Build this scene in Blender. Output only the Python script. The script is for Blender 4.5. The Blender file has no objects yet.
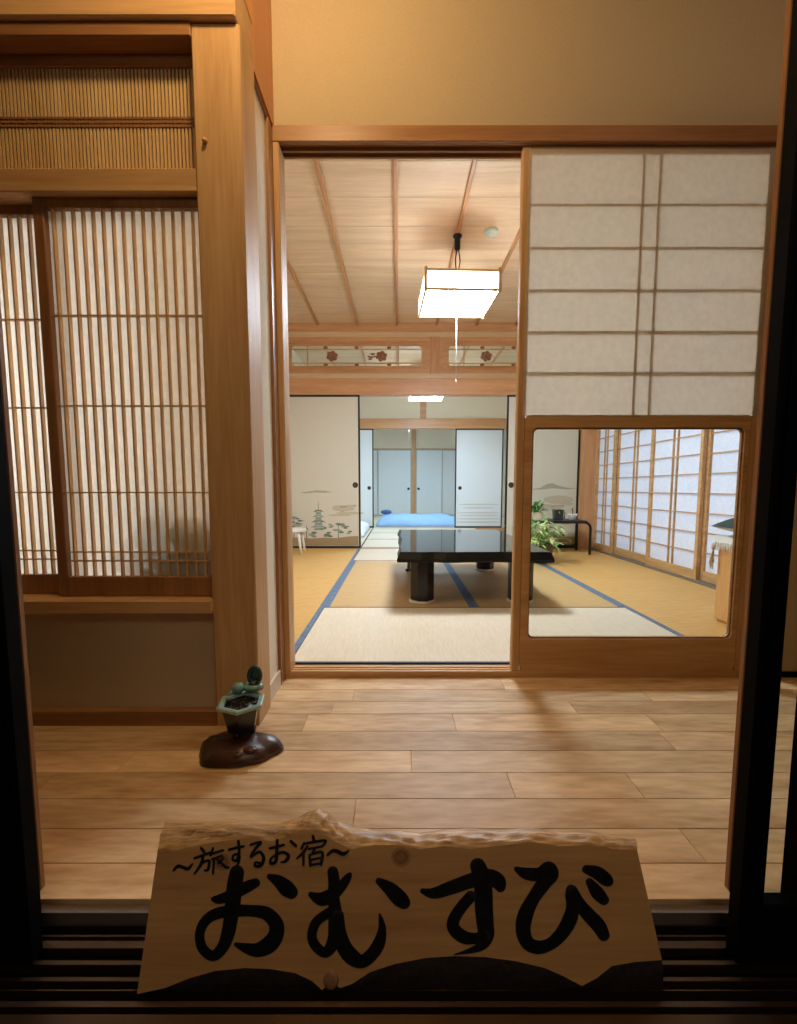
import bpy, math, random
from mathutils import Vector, Matrix
random.seed(7)
SC = bpy.context.scene
COL = SC.collection

# ------------------------------------------------------------------ camera
CAM_H, F_PX, PITCH = 0.72, 465.0, math.atan(43.5 / 465.0)
cam_d = bpy.data.cameras.new('camera'); cam = bpy.data.objects.new('camera', cam_d); COL.objects.link(cam)
cam_d.sensor_fit = 'HORIZONTAL'; cam_d.sensor_width = 36.0
cam_d.lens = F_PX / 797.0 * 36.0
cam_d.shift_y = 19.5 / 797.0
cam_d.clip_start = 0.02
cam.location = (0, 0, CAM_H); cam.rotation_euler = (math.pi / 2 - PITCH, 0, 0)
SC.camera = cam

# ------------------------------------------------------------------ light, exposure
SC.view_settings.view_transform = 'Standard'; SC.view_settings.look = 'None'
SC.view_settings.exposure = 0.0; SC.view_settings.gamma = 1.0; SC.view_settings.use_curve_mapping = False
W = bpy.data.worlds.new('night'); SC.world = W; W.use_nodes = True
W.node_tree.nodes['Background'].inputs[0].default_value = (0.75, 0.80, 1.0, 1)
W.node_tree.nodes['Background'].inputs[1].default_value = 0.035
ROOM_LAMP, ROOM_COL = 77.0, (0.82, 0.95, 1.06)
BACK_LAMP, BACK_COL = 68.0, (0.58, 0.84, 1.10)
FAR_LAMP, FAR_COL = 62.0, (0.60, 0.84, 1.0)

def light(name, kind, loc, energy, color, size=0.1, rot=(0, 0, 0), sx=None, sy=None):
    d = bpy.data.lights.new(name, kind); d.energy = energy; d.color = color
    if kind == 'AREA':
        d.shape = 'RECTANGLE'; d.size = sx; d.size_y = sy
    else:
        d.shadow_soft_size = size
    o = bpy.data.objects.new(name, d); o.location = loc; o.rotation_euler = rot; COL.objects.link(o)
    return o
light('veranda_lamp_light', 'POINT', (-0.31, 1.02, 2.40), 25.0, (1.0, 0.70, 0.34), 0.06)
light('alcove_fill_light', 'POINT', (-1.62, 2.0, 1.0), 22.0, (0.86, 0.94, 1.0), 0.04)  # added fill behind the lattice windows to brighten their paper
light('outer_corridor_light', 'AREA', (2.57, 3.75, 1.0), 30.0, (0.50, 0.66, 1.0), rot=(0, math.radians(90), 0), sx=1.9, sy=3.4)
light('entrance_fill_light', 'AREA', (0.25, -0.9, 2.3), 8.0, (1.0, 0.76, 0.48), rot=(math.radians(35), 0, 0), sx=1.0, sy=0.6)  # added front fill for the signboard, no real fixture
sp = light('entrance_fill_spot', 'SPOT', (1.25, -0.30, 2.62), 9.0, (0.92, 0.90, 1.0), 0.08, rot=(math.radians(55), 0, math.radians(6)))  # added cool fill for the right wall, door and floor, no real fixture
sp.data.spot_size = math.radians(80); sp.data.spot_blend = 1.0

# ------------------------------------------------------------------ materials
def lin(c):
    return tuple((v / 12.92 if v <= 0.04045 else ((v + 0.055) / 1.055) ** 2.4) for v in [x / 255.0 for x in c])
def base_mat(name):
    m = bpy.data.materials.new(name); m.use_nodes = True
    nt = m.node_tree; b = nt.nodes['Principled BSDF']
    return m, nt, b
def N(nt, t, **kw):
    n = nt.nodes.new(t)
    for k, v in kw.items(): setattr(n, k, v)
    return n
def plain(name, rgb, rough=0.5, metal=0.0, bump=0.0, bscale=200.0, vary=0.06, spec=0.5):
    m, nt, b = base_mat(name); c = lin(rgb)
    tc = N(nt, 'ShaderNodeTexCoord'); no = N(nt, 'ShaderNodeTexNoise'); no.inputs['Scale'].default_value = bscale; no.inputs['Detail'].default_value = 3
    nt.links.new(tc.outputs['Object'], no.inputs['Vector'])
    r = N(nt, 'ShaderNodeValToRGB')
    r.color_ramp.elements[0].position = 0.3; r.color_ramp.elements[1].position = 0.7
    r.color_ramp.elements[0].color = (*[v * (1 - vary) for v in c], 1); r.color_ramp.elements[1].color = (*[min(1, v * (1 + vary)) for v in c], 1)
    nt.links.new(no.outputs['Fac'], r.inputs['Fac']); nt.links.new(r.outputs['Color'], b.inputs['Base Color'])
    b.inputs['Roughness'].default_value = rough; b.inputs['Metallic'].default_value = metal; b.inputs['Specular IOR Level'].default_value = spec
    if bump:
        bp = N(nt, 'ShaderNodeBump'); bp.inputs['Strength'].default_value = bump; bp.inputs['Distance'].default_value = 0.002
        nt.links.new(no.outputs['Fac'], bp.inputs['Height']); nt.links.new(bp.outputs['Normal'], b.inputs['Normal'])
    return m
def wood(name, dark, lite, axis='X', rough=0.42, scale=1.0, island=0.0, cross=14.0, spec=0.5, along=0.9):
    m, nt, b = base_mat(name); d, l = lin(dark), lin(lite)
    tc = N(nt, 'ShaderNodeTexCoord'); mp = N(nt, 'ShaderNodeMapping')
    s = [cross * scale] * 3; s['XYZ'.index(axis)] = along * scale
    mp.inputs['Scale'].default_value = s
    nt.links.new(tc.outputs['Object'], mp.inputs['Vector'])
    vec = mp.outputs['Vector']
    g = None
    if island:
        g = N(nt, 'ShaderNodeNewGeometry')
        mul = N(nt, 'ShaderNodeMath', operation='MULTIPLY'); mul.inputs[1].default_value = 37.0
        nt.links.new(g.outputs['Random Per Island'], mul.inputs[0])
        ad = N(nt, 'ShaderNodeVectorMath', operation='ADD')
        nt.links.new(vec, ad.inputs[0]); nt.links.new(mul.outputs[0], ad.inputs[1]); vec = ad.outputs[0]
    n1 = N(nt, 'ShaderNodeTexNoise'); n1.inputs['Scale'].default_value = 1.0; n1.inputs['Detail'].default_value = 5; n1.inputs['Distortion'].default_value = 0.7
    n2 = N(nt, 'ShaderNodeTexNoise'); n2.inputs['Scale'].default_value = 7.0; n2.inputs['Detail'].default_value = 4
    nt.links.new(vec, n1.inputs['Vector']); nt.links.new(vec, n2.inputs['Vector'])
    mx = N(nt, 'ShaderNodeMix'); mx.inputs['Factor'].default_value = 0.38
    nt.links.new(n1.outputs['Fac'], mx.inputs[2]); nt.links.new(n2.outputs['Fac'], mx.inputs[3])
    r = N(nt, 'ShaderNodeValToRGB')
    r.color_ramp.elements[0].position = 0.34; r.color_ramp.elements[1].position = 0.66
    r.color_ramp.elements[0].color = (*d, 1); r.color_ramp.elements[1].color = (*l, 1)
    nt.links.new(mx.outputs[0], r.inputs['Fac'])
    out = r.outputs['Color']
    if island:
        hs = N(nt, 'ShaderNodeHueSaturation')
        mr = N(nt, 'ShaderNodeMapRange'); mr.inputs[3].default_value = 1 - island; mr.inputs[4].default_value = 1 + island
        nt.links.new(g.outputs['Random Per Island'], mr.inputs[0]); nt.links.new(mr.outputs[0], hs.inputs['Value'])
        nt.links.new(out, hs.inputs['Color']); out = hs.outputs['Color']
    nt.links.new(out, b.inputs['Base Color'])
    b.inputs['Roughness'].default_value = rough; b.inputs['Specular IOR Level'].default_value = spec
    bp = N(nt, 'ShaderNodeBump'); bp.inputs['Strength'].default_value = 0.12; bp.inputs['Distance'].default_value = 0.001
    nt.links.new(n2.outputs['Fac'], bp.inputs['Height']); nt.links.new(bp.outputs['Normal'], b.inputs['Normal'])
    return m
def paper(name, rgb, trans=0.5, fibre=0.05, tcol=None):
    m, nt, b = base_mat(name); nt.nodes.remove(b)
    out = nt.nodes['Material Output']; c = lin(rgb)
    tc = N(nt, 'ShaderNodeTexCoord'); no = N(nt, 'ShaderNodeTexNoise'); no.inputs['Scale'].default_value = 45; no.inputs['Detail'].default_value = 6
    nt.links.new(tc.outputs['Object'], no.inputs['Vector'])
    r = N(nt, 'ShaderNodeValToRGB'); r.color_ramp.elements[0].position = 0.3; r.color_ramp.elements[1].position = 0.7
    r.color_ramp.elements[0].color = (*[v * (1 - fibre) for v in c], 1); r.color_ramp.elements[1].color = (*[min(1, v * (1 + fibre)) for v in c], 1)
    nt.links.new(no.outputs['Fac'], r.inputs['Fac'])
    d = N(nt, 'ShaderNodeBsdfDiffuse'); t = N(nt, 'ShaderNodeBsdfTranslucent'); mx = N(nt, 'ShaderNodeMixShader')
    nt.links.new(r.outputs['Color'], d.inputs['Color'])
    if tcol: t.inputs['Color'].default_value = (*lin(tcol), 1)
    else: nt.links.new(r.outputs['Color'], t.inputs['Color'])
    mx.inputs[0].default_value = trans
    nt.links.new(d.outputs[0], mx.inputs[1]); nt.links.new(t.outputs[0], mx.inputs[2]); nt.links.new(mx.outputs[0], out.inputs['Surface'])
    return m
def emit(name, col, s):
    m, nt, b = base_mat(name)
    b.inputs['Base Color'].default_value = (0.8, 0.8, 0.8, 1)
    b.inputs['Emission Color'].default_value = (*col, 1); b.inputs['Emission Strength'].default_value = s
    return m
def glass(name, gl=0.06, rough=0.0):
    m, nt, b = base_mat(name); nt.nodes.remove(b); out = nt.nodes['Material Output']
    t = N(nt, 'ShaderNodeBsdfTransparent'); g = N(nt, 'ShaderNodeBsdfGlossy'); g.inputs['Roughness'].default_value = rough
    t.inputs['Color'].default_value = (0.95, 0.97, 0.96, 1)
    fr = N(nt, 'ShaderNodeLayerWeight'); fr.inputs['Blend'].default_value = 0.12
    mx = N(nt, 'ShaderNodeMixShader'); ml = N(nt, 'ShaderNodeMath', operation='MULTIPLY'); ml.inputs[1].default_value = gl * 8
    nt.links.new(fr.outputs['Fresnel'], ml.inputs[0]); nt.links.new(ml.outputs[0], mx.inputs[0])
    nt.links.new(t.outputs[0], mx.inputs[1]); nt.links.new(g.outputs[0], mx.inputs[2]); nt.links.new(mx.outputs[0], out.inputs['Surface'])
    return m
def tatami_mat(name, dark, lite, axis, rough=0.55):
    m, nt, b = base_mat(name)
    tc = N(nt, 'ShaderNodeTexCoord'); mp = N(nt, 'ShaderNodeMapping')
    s = [14.0, 14.0, 14.0]; s['XYZ'.index(axis)] = 210.0; mp.inputs['Scale'].default_value = s
    nt.links.new(tc.outputs['Object'], mp.inputs['Vector'])
    n1 = N(nt, 'ShaderNodeTexNoise'); n1.inputs['Scale'].default_value = 1.0; n1.inputs['Detail'].default_value = 3
    nt.links.new(mp.outputs['Vector'], n1.inputs['Vector'])
    r = N(nt, 'ShaderNodeValToRGB'); r.color_ramp.elements[0].position = 0.3; r.color_ramp.elements[1].position = 0.7
    r.color_ramp.elements[0].color = (*lin(dark), 1); r.color_ramp.elements[1].color = (*lin(lite), 1)
    nt.links.new(n1.outputs['Fac'], r.inputs['Fac']); nt.links.new(r.outputs['Color'], b.inputs['Base Color'])
    b.inputs['Roughness'].default_value = rough; b.inputs['Specular IOR Level'].default_value = 0.3
    bp = N(nt, 'ShaderNodeBump'); bp.inputs['Strength'].default_value = 0.25; bp.inputs['Distance'].default_value = 0.001
    nt.links.new(n1.outputs['Fac'], bp.inputs['Height']); nt.links.new(bp.outputs['Normal'], b.inputs['Normal'])
    return m

HD, HL = (188, 142, 90), (218, 176, 124)
M = {}
for ax in 'XYZ':
    M['hin' + ax] = wood('cypress_' + ax.lower(), HD, HL, ax, rough=.52, spec=.35)
    M['brn' + ax] = wood('aged_brown_wood_' + ax.lower(), (138, 92, 52), (172, 122, 74), ax)
    M['red' + ax] = wood('reddish_cedar_' + ax.lower(), (192, 134, 88), (220, 168, 118), ax)
M['floor'] = wood('veranda_floorboard', (180, 138, 90), (236, 204, 160), 'X', rough=0.50, island=0.14, cross=8.0, along=1.7, spec=.3)
M['ceil'] = wood('cedar_ceiling_board', (208, 174, 136), (232, 204, 168), 'X', rough=0.5, island=0.05, scale=0.8)
M['plaster'] = plain('sand_plaster', (194, 174, 142), 0.9, bump=0.4, bscale=350, vary=0.07)
M['plaster_grey'] = plain('greenish_sand_plaster', (238, 226, 202), 0.9, bump=0.4, bscale=350)
M['paper'] = paper('shoji_paper', (222, 212, 192), 0.52)
M['paper_window'] = paper('window_paper', (240, 234, 222), 0.6)
M['paper_white'] = paper('white_shoji_paper', (240, 240, 242), 0.35)
M['fusuma'] = plain('fusuma_paper', (213, 206, 188), 0.8, bscale=90, vary=0.03)
M['fusuma_white'] = plain('white_fusuma_paper', (226, 228, 228), 0.75, bscale=90, vary=0.03)
M['lacquer'] = plain('black_lacquer', (14, 12, 13), 0.07, spec=0.8, vary=0.2)
M['lacquer_brown'] = plain('dark_brown_lacquer', (26, 16, 16), 0.22, spec=0.4, vary=0.2)
M['black_trim'] = plain('black_lacquered_edge', (24, 21, 22), 0.3)
M['pale_edge'] = plain('pale_grey_edge', (178, 178, 172), .6)
M['bronze'] = plain('dark_bronze_aluminium', (30, 25, 23), 0.35, metal=0.6, bscale=400)
M['black_alu'] = plain('black_aluminium', (8, 8, 10), 0.65, bscale=400, spec=.06)
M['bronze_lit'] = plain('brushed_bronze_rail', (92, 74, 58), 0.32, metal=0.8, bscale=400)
M['glass'] = glass('clear_glass')
M['tat_sheen'] = tatami_mat('sheen_tatami_weave', (214, 198, 172), (226, 212, 189), 'X')  # paler than the other mats: weave-direction glare put into the colour
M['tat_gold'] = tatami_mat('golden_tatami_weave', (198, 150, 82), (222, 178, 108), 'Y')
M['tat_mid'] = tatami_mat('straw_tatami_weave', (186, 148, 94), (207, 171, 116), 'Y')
M['heri_blue'] = plain('blue_grey_brocade', (92, 112, 138), 0.7, bscale=60, vary=0.3)
M['heri_dark'] = plain('dark_blue_brocade', (46, 54, 66), 0.7, bscale=60, vary=0.25)
M['dark_metal'] = plain('dark_steel', (40, 38, 38), 0.4, metal=0.5)
M['pull'] = plain('dark_bronze_finger_pull', (70, 62, 52), 0.4, metal=0.6)
M['white'] = plain('white_paint', (232, 228, 218), 0.5)
M['ink'] = plain('black_brush_ink', (9, 9, 12), 0.55, vary=0.2)

# ------------------------------------------------------------------ mesh builder
class MB:
    def __init__(s): s.v = []; s.f = []; s.m = []; s.sm = []
    def add(s, verts, faces, mi=0, smooth=False):
        o = len(s.v); s.v += [tuple(v) for v in verts]
        for f in faces: s.f.append([o + i for i in f]); s.m.append(mi); s.sm.append(smooth)
        return s
    def box(s, x0, x1, y0, y1, z0, z1, mi=0):
        v = [(x, y, z) for x in (x0, x1) for y in (y0, y1) for z in (z0, z1)]
        return s.add(v, [(0, 1, 3, 2), (4, 6, 7, 5), (0, 4, 5, 1), (2, 3, 7, 6), (0, 2, 6, 4), (1, 5, 7, 3)], mi)
    def bbox(s, x0, x1, y0, y1, z0, z1, b=0.004, mi=0):          # box with chamfered edges
        X, Y, Z = (x0, x1), (y0, y1), (z0, z1); vs = []; idx = {}
        for i in (0, 1):
            for j in (0, 1):
                for k in (0, 1):
                    sx, sy, sz = 1 - 2 * i, 1 - 2 * j, 1 - 2 * k
                    for a in range(3):
                        p = [X[i] + sx * b, Y[j] + sy * b, Z[k] + sz * b]
                        p[a] = (X[i], Y[j], Z[k])[a]
                        idx[(i, j, k, a)] = len(vs); vs.append(p)
        F = []
        for a in range(3):
            o = [q for q in range(3) if q != a]
            for side in (0, 1):
                q = []
                for (u, w) in ((0, 0), (1, 0), (1, 1), (0, 1)):
                    t = [0, 0, 0]; t[a] = side; t[o[0]] = u; t[o[1]] = w; q.append(idx[(*t, a)])
                F.append(q)
        for a in range(3):                                   # edges along axis a
            o = [q for q in range(3) if q != a]
            for u in (0, 1):
                for w in (0, 1):
                    t0 = [0, 0, 0]; t1 = [0, 0, 0]; t0[a] = 0; t1[a] = 1
                    for t in (t0, t1): t[o[0]] = u; t[o[1]] = w
                    F.append([idx[(*t0, o[0])], idx[(*t1, o[0])], idx[(*t1, o[1])], idx[(*t0, o[1])]])
        for i in (0, 1):
            for j in (0, 1):
                for k in (0, 1): F.append([idx[(i, j, k, 0)], idx[(i, j, k, 1)], idx[(i, j, k, 2)]])
        return s.add(vs, F, mi)
    def prism(s, poly, fn, d0, d1, mi=0):                     # poly 2D, fn(u,v,d)->3D
        n = len(poly)
        v = [fn(u, w, d0) for u, w in poly] + [fn(u, w, d1) for u, w in poly]
        F = [list(range(n))[::-1], list(range(n, 2 * n))] + [[i, (i + 1) % n, n + (i + 1) % n, n + i] for i in range(n)]
        return s.add(v, F, mi)
    def tube(s, pts, r, seg=10, mi=0, cap=True):
        pts = [Vector(p) for p in pts]; n = len(pts); rs = r if isinstance(r, (list, tuple)) else [r] * n
        t = (pts[1] - pts[0]).normalized(); up = Vector((0, 0, 1)) if abs(t.z) < 0.9 else Vector((1, 0, 0))
        a = t.cross(up).normalized(); v = []; F = []
        for i, p in enumerate(pts):
            t = (pts[min(i + 1, n - 1)] - pts[max(i - 1, 0)]).normalized()
            a = (a - t * a.dot(t)).normalized(); b = t.cross(a)
            for k in range(seg):
                q = 2 * math.pi * k / seg; v.append(p + (a * math.cos(q) + b * math.sin(q)) * rs[i])
        for i in range(n - 1):
            for k in range(seg):
                F.append([i * seg + k, i * seg + (k + 1) % seg, (i + 1) * seg + (k + 1) % seg, (i + 1) * seg + k])
        if cap: F += [list(range(seg))[::-1], [(n - 1) * seg + k for k in range(seg)]]
        return s.add(v, F, mi, True)
    def lathe(s, prof, c=(0, 0, 0), seg=24, mi=0, sx=1.0, sy=1.0, rot=0.0, smooth=True):
        v = []; F = []; n = len(prof)
        for r, z in prof:
            for k in range(seg):
                q = 2 * math.pi * k / seg + rot
                v.append((c[0] + r * math.cos(q) * sx, c[1] + r * math.sin(q) * sy, c[2] + z))
        for i in range(n - 1):
            for k in range(seg): F.append([i * seg + k, i * seg + (k + 1) % seg, (i + 1) * seg + (k + 1) % seg, (i + 1) * seg + k])
        F += [list(range(seg))[::-1], [(n - 1) * seg + k for k in range(seg)]]
        return s.add(v, F, mi, smooth)
    def ball(s, c, rx, ry=None, rz=None, seg=16, mi=0, fn=None):
        ry = ry or rx; rz = rz or rx; v = []; F = []; R = seg // 2
        for i in range(R + 1):
            th = math.pi * i / R
            for k in range(seg):
                ph = 2 * math.pi * k / seg; d = Vector((math.sin(th) * math.cos(ph), math.sin(th) * math.sin(ph), math.cos(th)))
                q = fn(d) if fn else 1.0
                v.append((c[0] + d.x * rx * q, c[1] + d.y * ry * q, c[2] + d.z * rz * q))
        for i in range(R):
            for k in range(seg): F.append([i * seg + k, (i + 1) * seg + k, (i + 1) * seg + (k + 1) % seg, i * seg + (k + 1) % seg])
        return s.add(v, F, mi, True)
    def build(s, name, mats, parent=None, loc=None):
        me = bpy.data.meshes.new(name); me.from_pydata(s.v, [], s.f); me.update()
        if not isinstance(mats, (list, tuple)): mats = [mats]
        for m in mats: me.materials.append(m)
        me.polygons.foreach_set('material_index', s.m); me.polygons.foreach_set('use_smooth', s.sm)
        import bmesh
        bm = bmesh.new(); bm.from_mesh(me); bmesh.ops.remove_doubles(bm, verts=bm.verts, dist=1e-6)
        bmesh.ops.recalc_face_normals(bm, faces=bm.faces); bm.to_mesh(me); bm.free()
        o = bpy.data.objects.new(name, me); COL.objects.link(o)
        if parent: o.parent = parent
        if loc: o.location = loc
        return o
def tag(o, label, cat, group=None):
    o['label'] = label; o['category'] = cat; o['kind'] = 'thing'
    if group: o['group'] = group
    return o
def thing(name, loc, label, cat, group=None, rz=0.0):
    o = bpy.data.objects.new(name, None); o.empty_display_size = 0.05; COL.objects.link(o)
    o.location = loc; o.rotation_euler = (0, 0, rz)
    return tag(o, label, cat, group)
def struct(name, mb, m, label=None):
    o = mb.build(name, m); o['kind'] = 'structure'
    if label: o['label'] = label
    return o
def copy_tree(o, loc=None, label=None):
    c = o.copy(); COL.objects.link(c)
    if loc is not None: c.location = loc
    if label: c['label'] = label
    for ch in o.children:
        d = ch.copy(); COL.objects.link(d); d.parent = c
        for g in ch.children:
            e = g.copy(); COL.objects.link(e); e.parent = d
    return c

# ================================================================== SETTING
FZ = -0.03                      # veranda floor height (tatami surface is z = 0)
ROWS = [0.785, 0.868, 0.963, 1.063, 1.167, 1.271, 1.377, 1.488, 1.58, 1.675, 1.788]
JOINTS = [[-.9, .9], [-1.1, .62], [-.102, .95], [-.9, .285, .599], [-.75, .035, 1.2], [-1.2, .8], [-.3, .179, .822], [-.226, .6], [-.164, .9], [-.7, .4]]
mb = MB()
for i in range(len(ROWS) - 1):
    xs = [-1.7] + JOINTS[i] + [1.7]
    for a, b in zip(xs[:-1], xs[1:]): mb.bbox(a + .0004, b - .0004, ROWS[i] + .0009, ROWS[i + 1] - .0009, FZ - .03, FZ, .0008)
mb.box(-1.7, 1.7, 0.786, 1.788, FZ - .06, FZ - .005)
struct('floor', mb, M['floor'])
mb = MB().box(-3.2, 4.2, 1.865, 13.2, -0.12, -0.045).box(-2.0, -.51, 1.49, 1.865, -.12, -.045)
struct('floor_subfloor', mb, M['brnX'])
mb = MB().box(-2.5, 2.5, -2.2, 0.6, -0.5, -0.42)
struct('floor_entrance', mb, plain('dark_entrance_tile', (60, 56, 54), 0.7))

# thresholds with grooves between the rooms
def threshold(name, x0, x1, y0, y1, z, m):
    b = MB(); w = (y1 - y0)
    cuts = [0, .18, .30, .48, .60, 1]; hs = [0, -.006, 0, -.006, 0]
    for i in range(5): b.box(x0, x1, y0 + cuts[i] * w, y0 + cuts[i + 1] * w, -.06, z + hs[i])
    return struct(name, b, m)
threshold('trim_1', -0.455, 2.31, 1.790, 1.860, -0.006, M['hinX'])
threshold('trim_2', -1.36, 2.31, 5.50, 5.60, 0.0, M['redX'])
threshold('trim_3', -1.36, 2.31, 8.40, 8.50, 0.0, M['redX'])

# front partition: engawa side plaster above the sliding door head
struct('wall_middle', MB().box(-0.462, 2.6, 1.79, 1.845, 1.99, 2.85), M['plaster'])
b = MB(); b.bbox(-0.46, 2.6, 1.775, 1.787, 1.948, 2.002, .002); b.box(-0.47, 2.6, 1.787, 1.868, 1.962, 1.99)
for g0, g1 in ((1.787, 1.792), (1.824, 1.832), (1.858, 1.868)): b.box(-0.47, 2.6, g0, g1, 1.948, 1.962)
struct('trim_4', b, M['brnX'])
b = MB(); b.bbox(-0.458, -0.427, 1.776, 1.866, FZ - .02, 1.948, .003); struct('trim_5', b, M['hinZ'])
struct('wall_middle_right', MB().box(1.46, 2.6, 1.79, 1.845, FZ - .03, 1.95), M['plaster'])

# left wall block: front face y = 1.408, side face x = -0.44
YL = 1.408
struct('wall_left_front', MB().box(-1.9, -0.57, YL + .03, YL + .07, FZ - .02, 0.345), M['plaster'])
b = MB(); b.bbox(-0.575, -0.440, YL, YL + .135, FZ - .01, 1.998, .004)
b.lathe([(.005, 0), (.007, .002), (.006, .012), (.0001, .014)], (0, 0, 0), 10)      # a peg, moved below
n = 24 + 0
for i in range(len(b.v) - 40, len(b.v)):
    x, y, z = b.v[i]; b.v[i] = (-0.545 + x, YL - z + .002, 1.692 + y)
struct('trim_6', b, M['hinZ'])
b = MB(); b.bbox(-1.9, -0.445, YL - .017, YL + .147, 2.000, 2.13, .004)
struct('trim_7', b, M['hinX'])
b = MB(); b.bbox(-1.9, -0.574, YL - .004, YL + .11, 1.962, 1.999, .003); struct('trim_8', b, M['brnX'])
b = MB(); b.bbox(-1.9, -0.574, YL + .01, YL + .13, 1.566, 1.630, .003); b.box(-1.9, -.574, YL + .1, YL + .13, 1.53, 1.566); struct('trim_9', b, M['hinX'])
b = MB(); b.bbox(-1.9, -0.569, YL - .02, YL + .12, 0.338, 0.378, .003); struct('trim_10', b, M['hinX'])
b = MB(); b.bbox(-1.9, -0.574, YL, YL + .05, FZ - .01, 0.018, .002); struct('baseboard_left', b, M['brnX'])
# side return of the block
struct('wall_left_side', MB().box(-0.50, -0.458, YL + .13, 1.86, FZ - .02, 2.0).box(-.56, -.47, YL + .13, 1.865, FZ - .02, 2.6), M['plaster_grey'])
b = MB(); b.box(-0.51, -0.447, 1.715, 1.775, FZ - .01, 1.985); b.box(-0.51, -0.450, YL + .136, 1.775, 1.985, 1.999); struct('trim_11', b, M['brnZ'])
b = MB(); b.box(-0.51, -0.449, YL + .134, 1.715, FZ - .01, 0.03); struct('baseboard_side', b, plain('pale_baseboard', (214, 200, 176), .5))
struct('wall_left_upper', MB().box(-0.56, -0.445, YL + .148, 1.789, 2.000, 2.85).box(-1.9, -0.445, YL - .005, YL + .147, 2.12, 2.85), wood('lamp_orange_cedar_board', (186, 108, 50), (210, 134, 70), 'Z', rough=.3))  # the warm lamp's orange on the beam side is put into the wood colour
b = MB(); b.box(-1.9, 2.6, 0.60, 1.80, 2.85, 2.90); struct('ceiling_veranda', b, M['ceil'])
struct('wall_veranda_left', MB().box(-1.95, -1.9, 0.6, 1.5, -.5, 2.9), M['plaster'])
struct('wall_veranda_right', MB().box(1.72, 1.80, 0.6, 1.76, -.5, 2.9), M['plaster'])
# main room shell
CE = 2.60
b = MB()
y = 1.523
while y < 5.53:
    b.bbox(-2.0, 2.45, y, min(y + .335, 5.55), CE, CE + .02, .003); y += .337
b.box(-2.0, 2.45, 1.85, 5.60, CE + .012, CE + .05); b.box(-2.0, -.56, 1.53, 1.85, CE + .012, CE + .05)
struct('ceiling', b, M['ceil'])
b = MB()
for i in range(-4, 5): b.bbox(-0.018 + i * .4545 - .013, -0.018 + i * .4545 + .013, 1.87, 5.55, CE - .026, CE + .002, .003)
struct('trim_12', b, wood('ceiling_batten', (176, 122, 76), (204, 150, 102), 'Y'))
struct('wall_left', MB().box(-2.05, -1.98, 1.50, 5.62, -.1, 2.62), M['plaster_grey'])
struct('wall_back_left', MB().box(-2.0, -1.365, 5.52, 5.60, -.05, 2.62), M['plaster_grey'])
struct('wall_middle_inner', MB().box(-.50, 2.4, 1.846, 1.866, 1.991, 2.62).box(-2.0, -.56, 1.545, 1.56, 2.03, 2.62), M['plaster_grey'])

# transom wall between main room and second room (y = 5.55)
YB = 5.55
b = MB(); b.bbox(-1.40, 2.36, YB - .03, YB + .10, 1.80, 1.985, .004); struct('trim_13', b, M['redX'])
b = MB(); b.box(-1.40, 2.36, YB, YB + .06, 1.985, 2.045); b.box(-1.40, 2.36, YB, YB + .06, 2.455, 2.515); struct('trim_14', b, wood('pale_strip_wood', (206, 176, 132), (226, 200, 158), 'X'))
b = MB(); b.bbox(-1.40, 2.36, YB - .03, YB + .08, 2.515, 2.60, .003); struct('trim_15', b, M['redX'])
struct('wall_back_right_post', MB().bbox(2.14, 2.40, YB - .075, YB + .09, -.04, 1.80, .004), M['redZ'])
b = MB(); b.bbox(.365, .475, YB - .015, YB + .075, 2.045, 2.455, .003); b.bbox(-1.41, -1.36, YB - .015, YB + .075, 2.045, 2.455, .003); b.bbox(2.26, 2.34, YB - .015, YB + .075, 2.045, 2.455, .003); struct('trim_16', b, M['redZ'])

def rrect(x0, x1, z0, z1, r, n=5):
    P = []
    for cx, cz, a0 in ((x1 - r, z1 - r, 0), (x0 + r, z1 - r, 90), (x0 + r, z0 + r, 180), (x1 - r, z0 + r, 270)):
        for i in range(n + 1):
            a = math.radians(a0 + 90 * i / n); P.append((cx + r * math.cos(a), cz + r * math.sin(a)))
    return P
def ring(mb, outer, inner, fn, d0, d1, mi=0):           # flat plate with a hole; both loops same count
    n = len(outer)
    v = [fn(*p, d0) for p in outer] + [fn(*p, d0) for p in inner] + [fn(*p, d1) for p in outer] + [fn(*p, d1) for p in inner]
    F = []
    for i in range(n):
        j = (i + 1) % n
        F += [[i, j, n + j, n + i], [2 * n + j, 2 * n + i, 3 * n + i, 3 * n + j], [i, 2 * n + i, 2 * n + j, j], [n + j, 3 * n + j, 3 * n + i, n + i]]
    return mb.add(v, F, mi)
def sq_loop(x0, x1, z0, z1, n=5):                       # rectangle loop that matches rrect's point count
    P = []
    for cx, cz in ((x1, z1), (x0, z1), (x0, z0), (x1, z0)): P += [(cx, cz)] * (n + 1)
    return P
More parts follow.
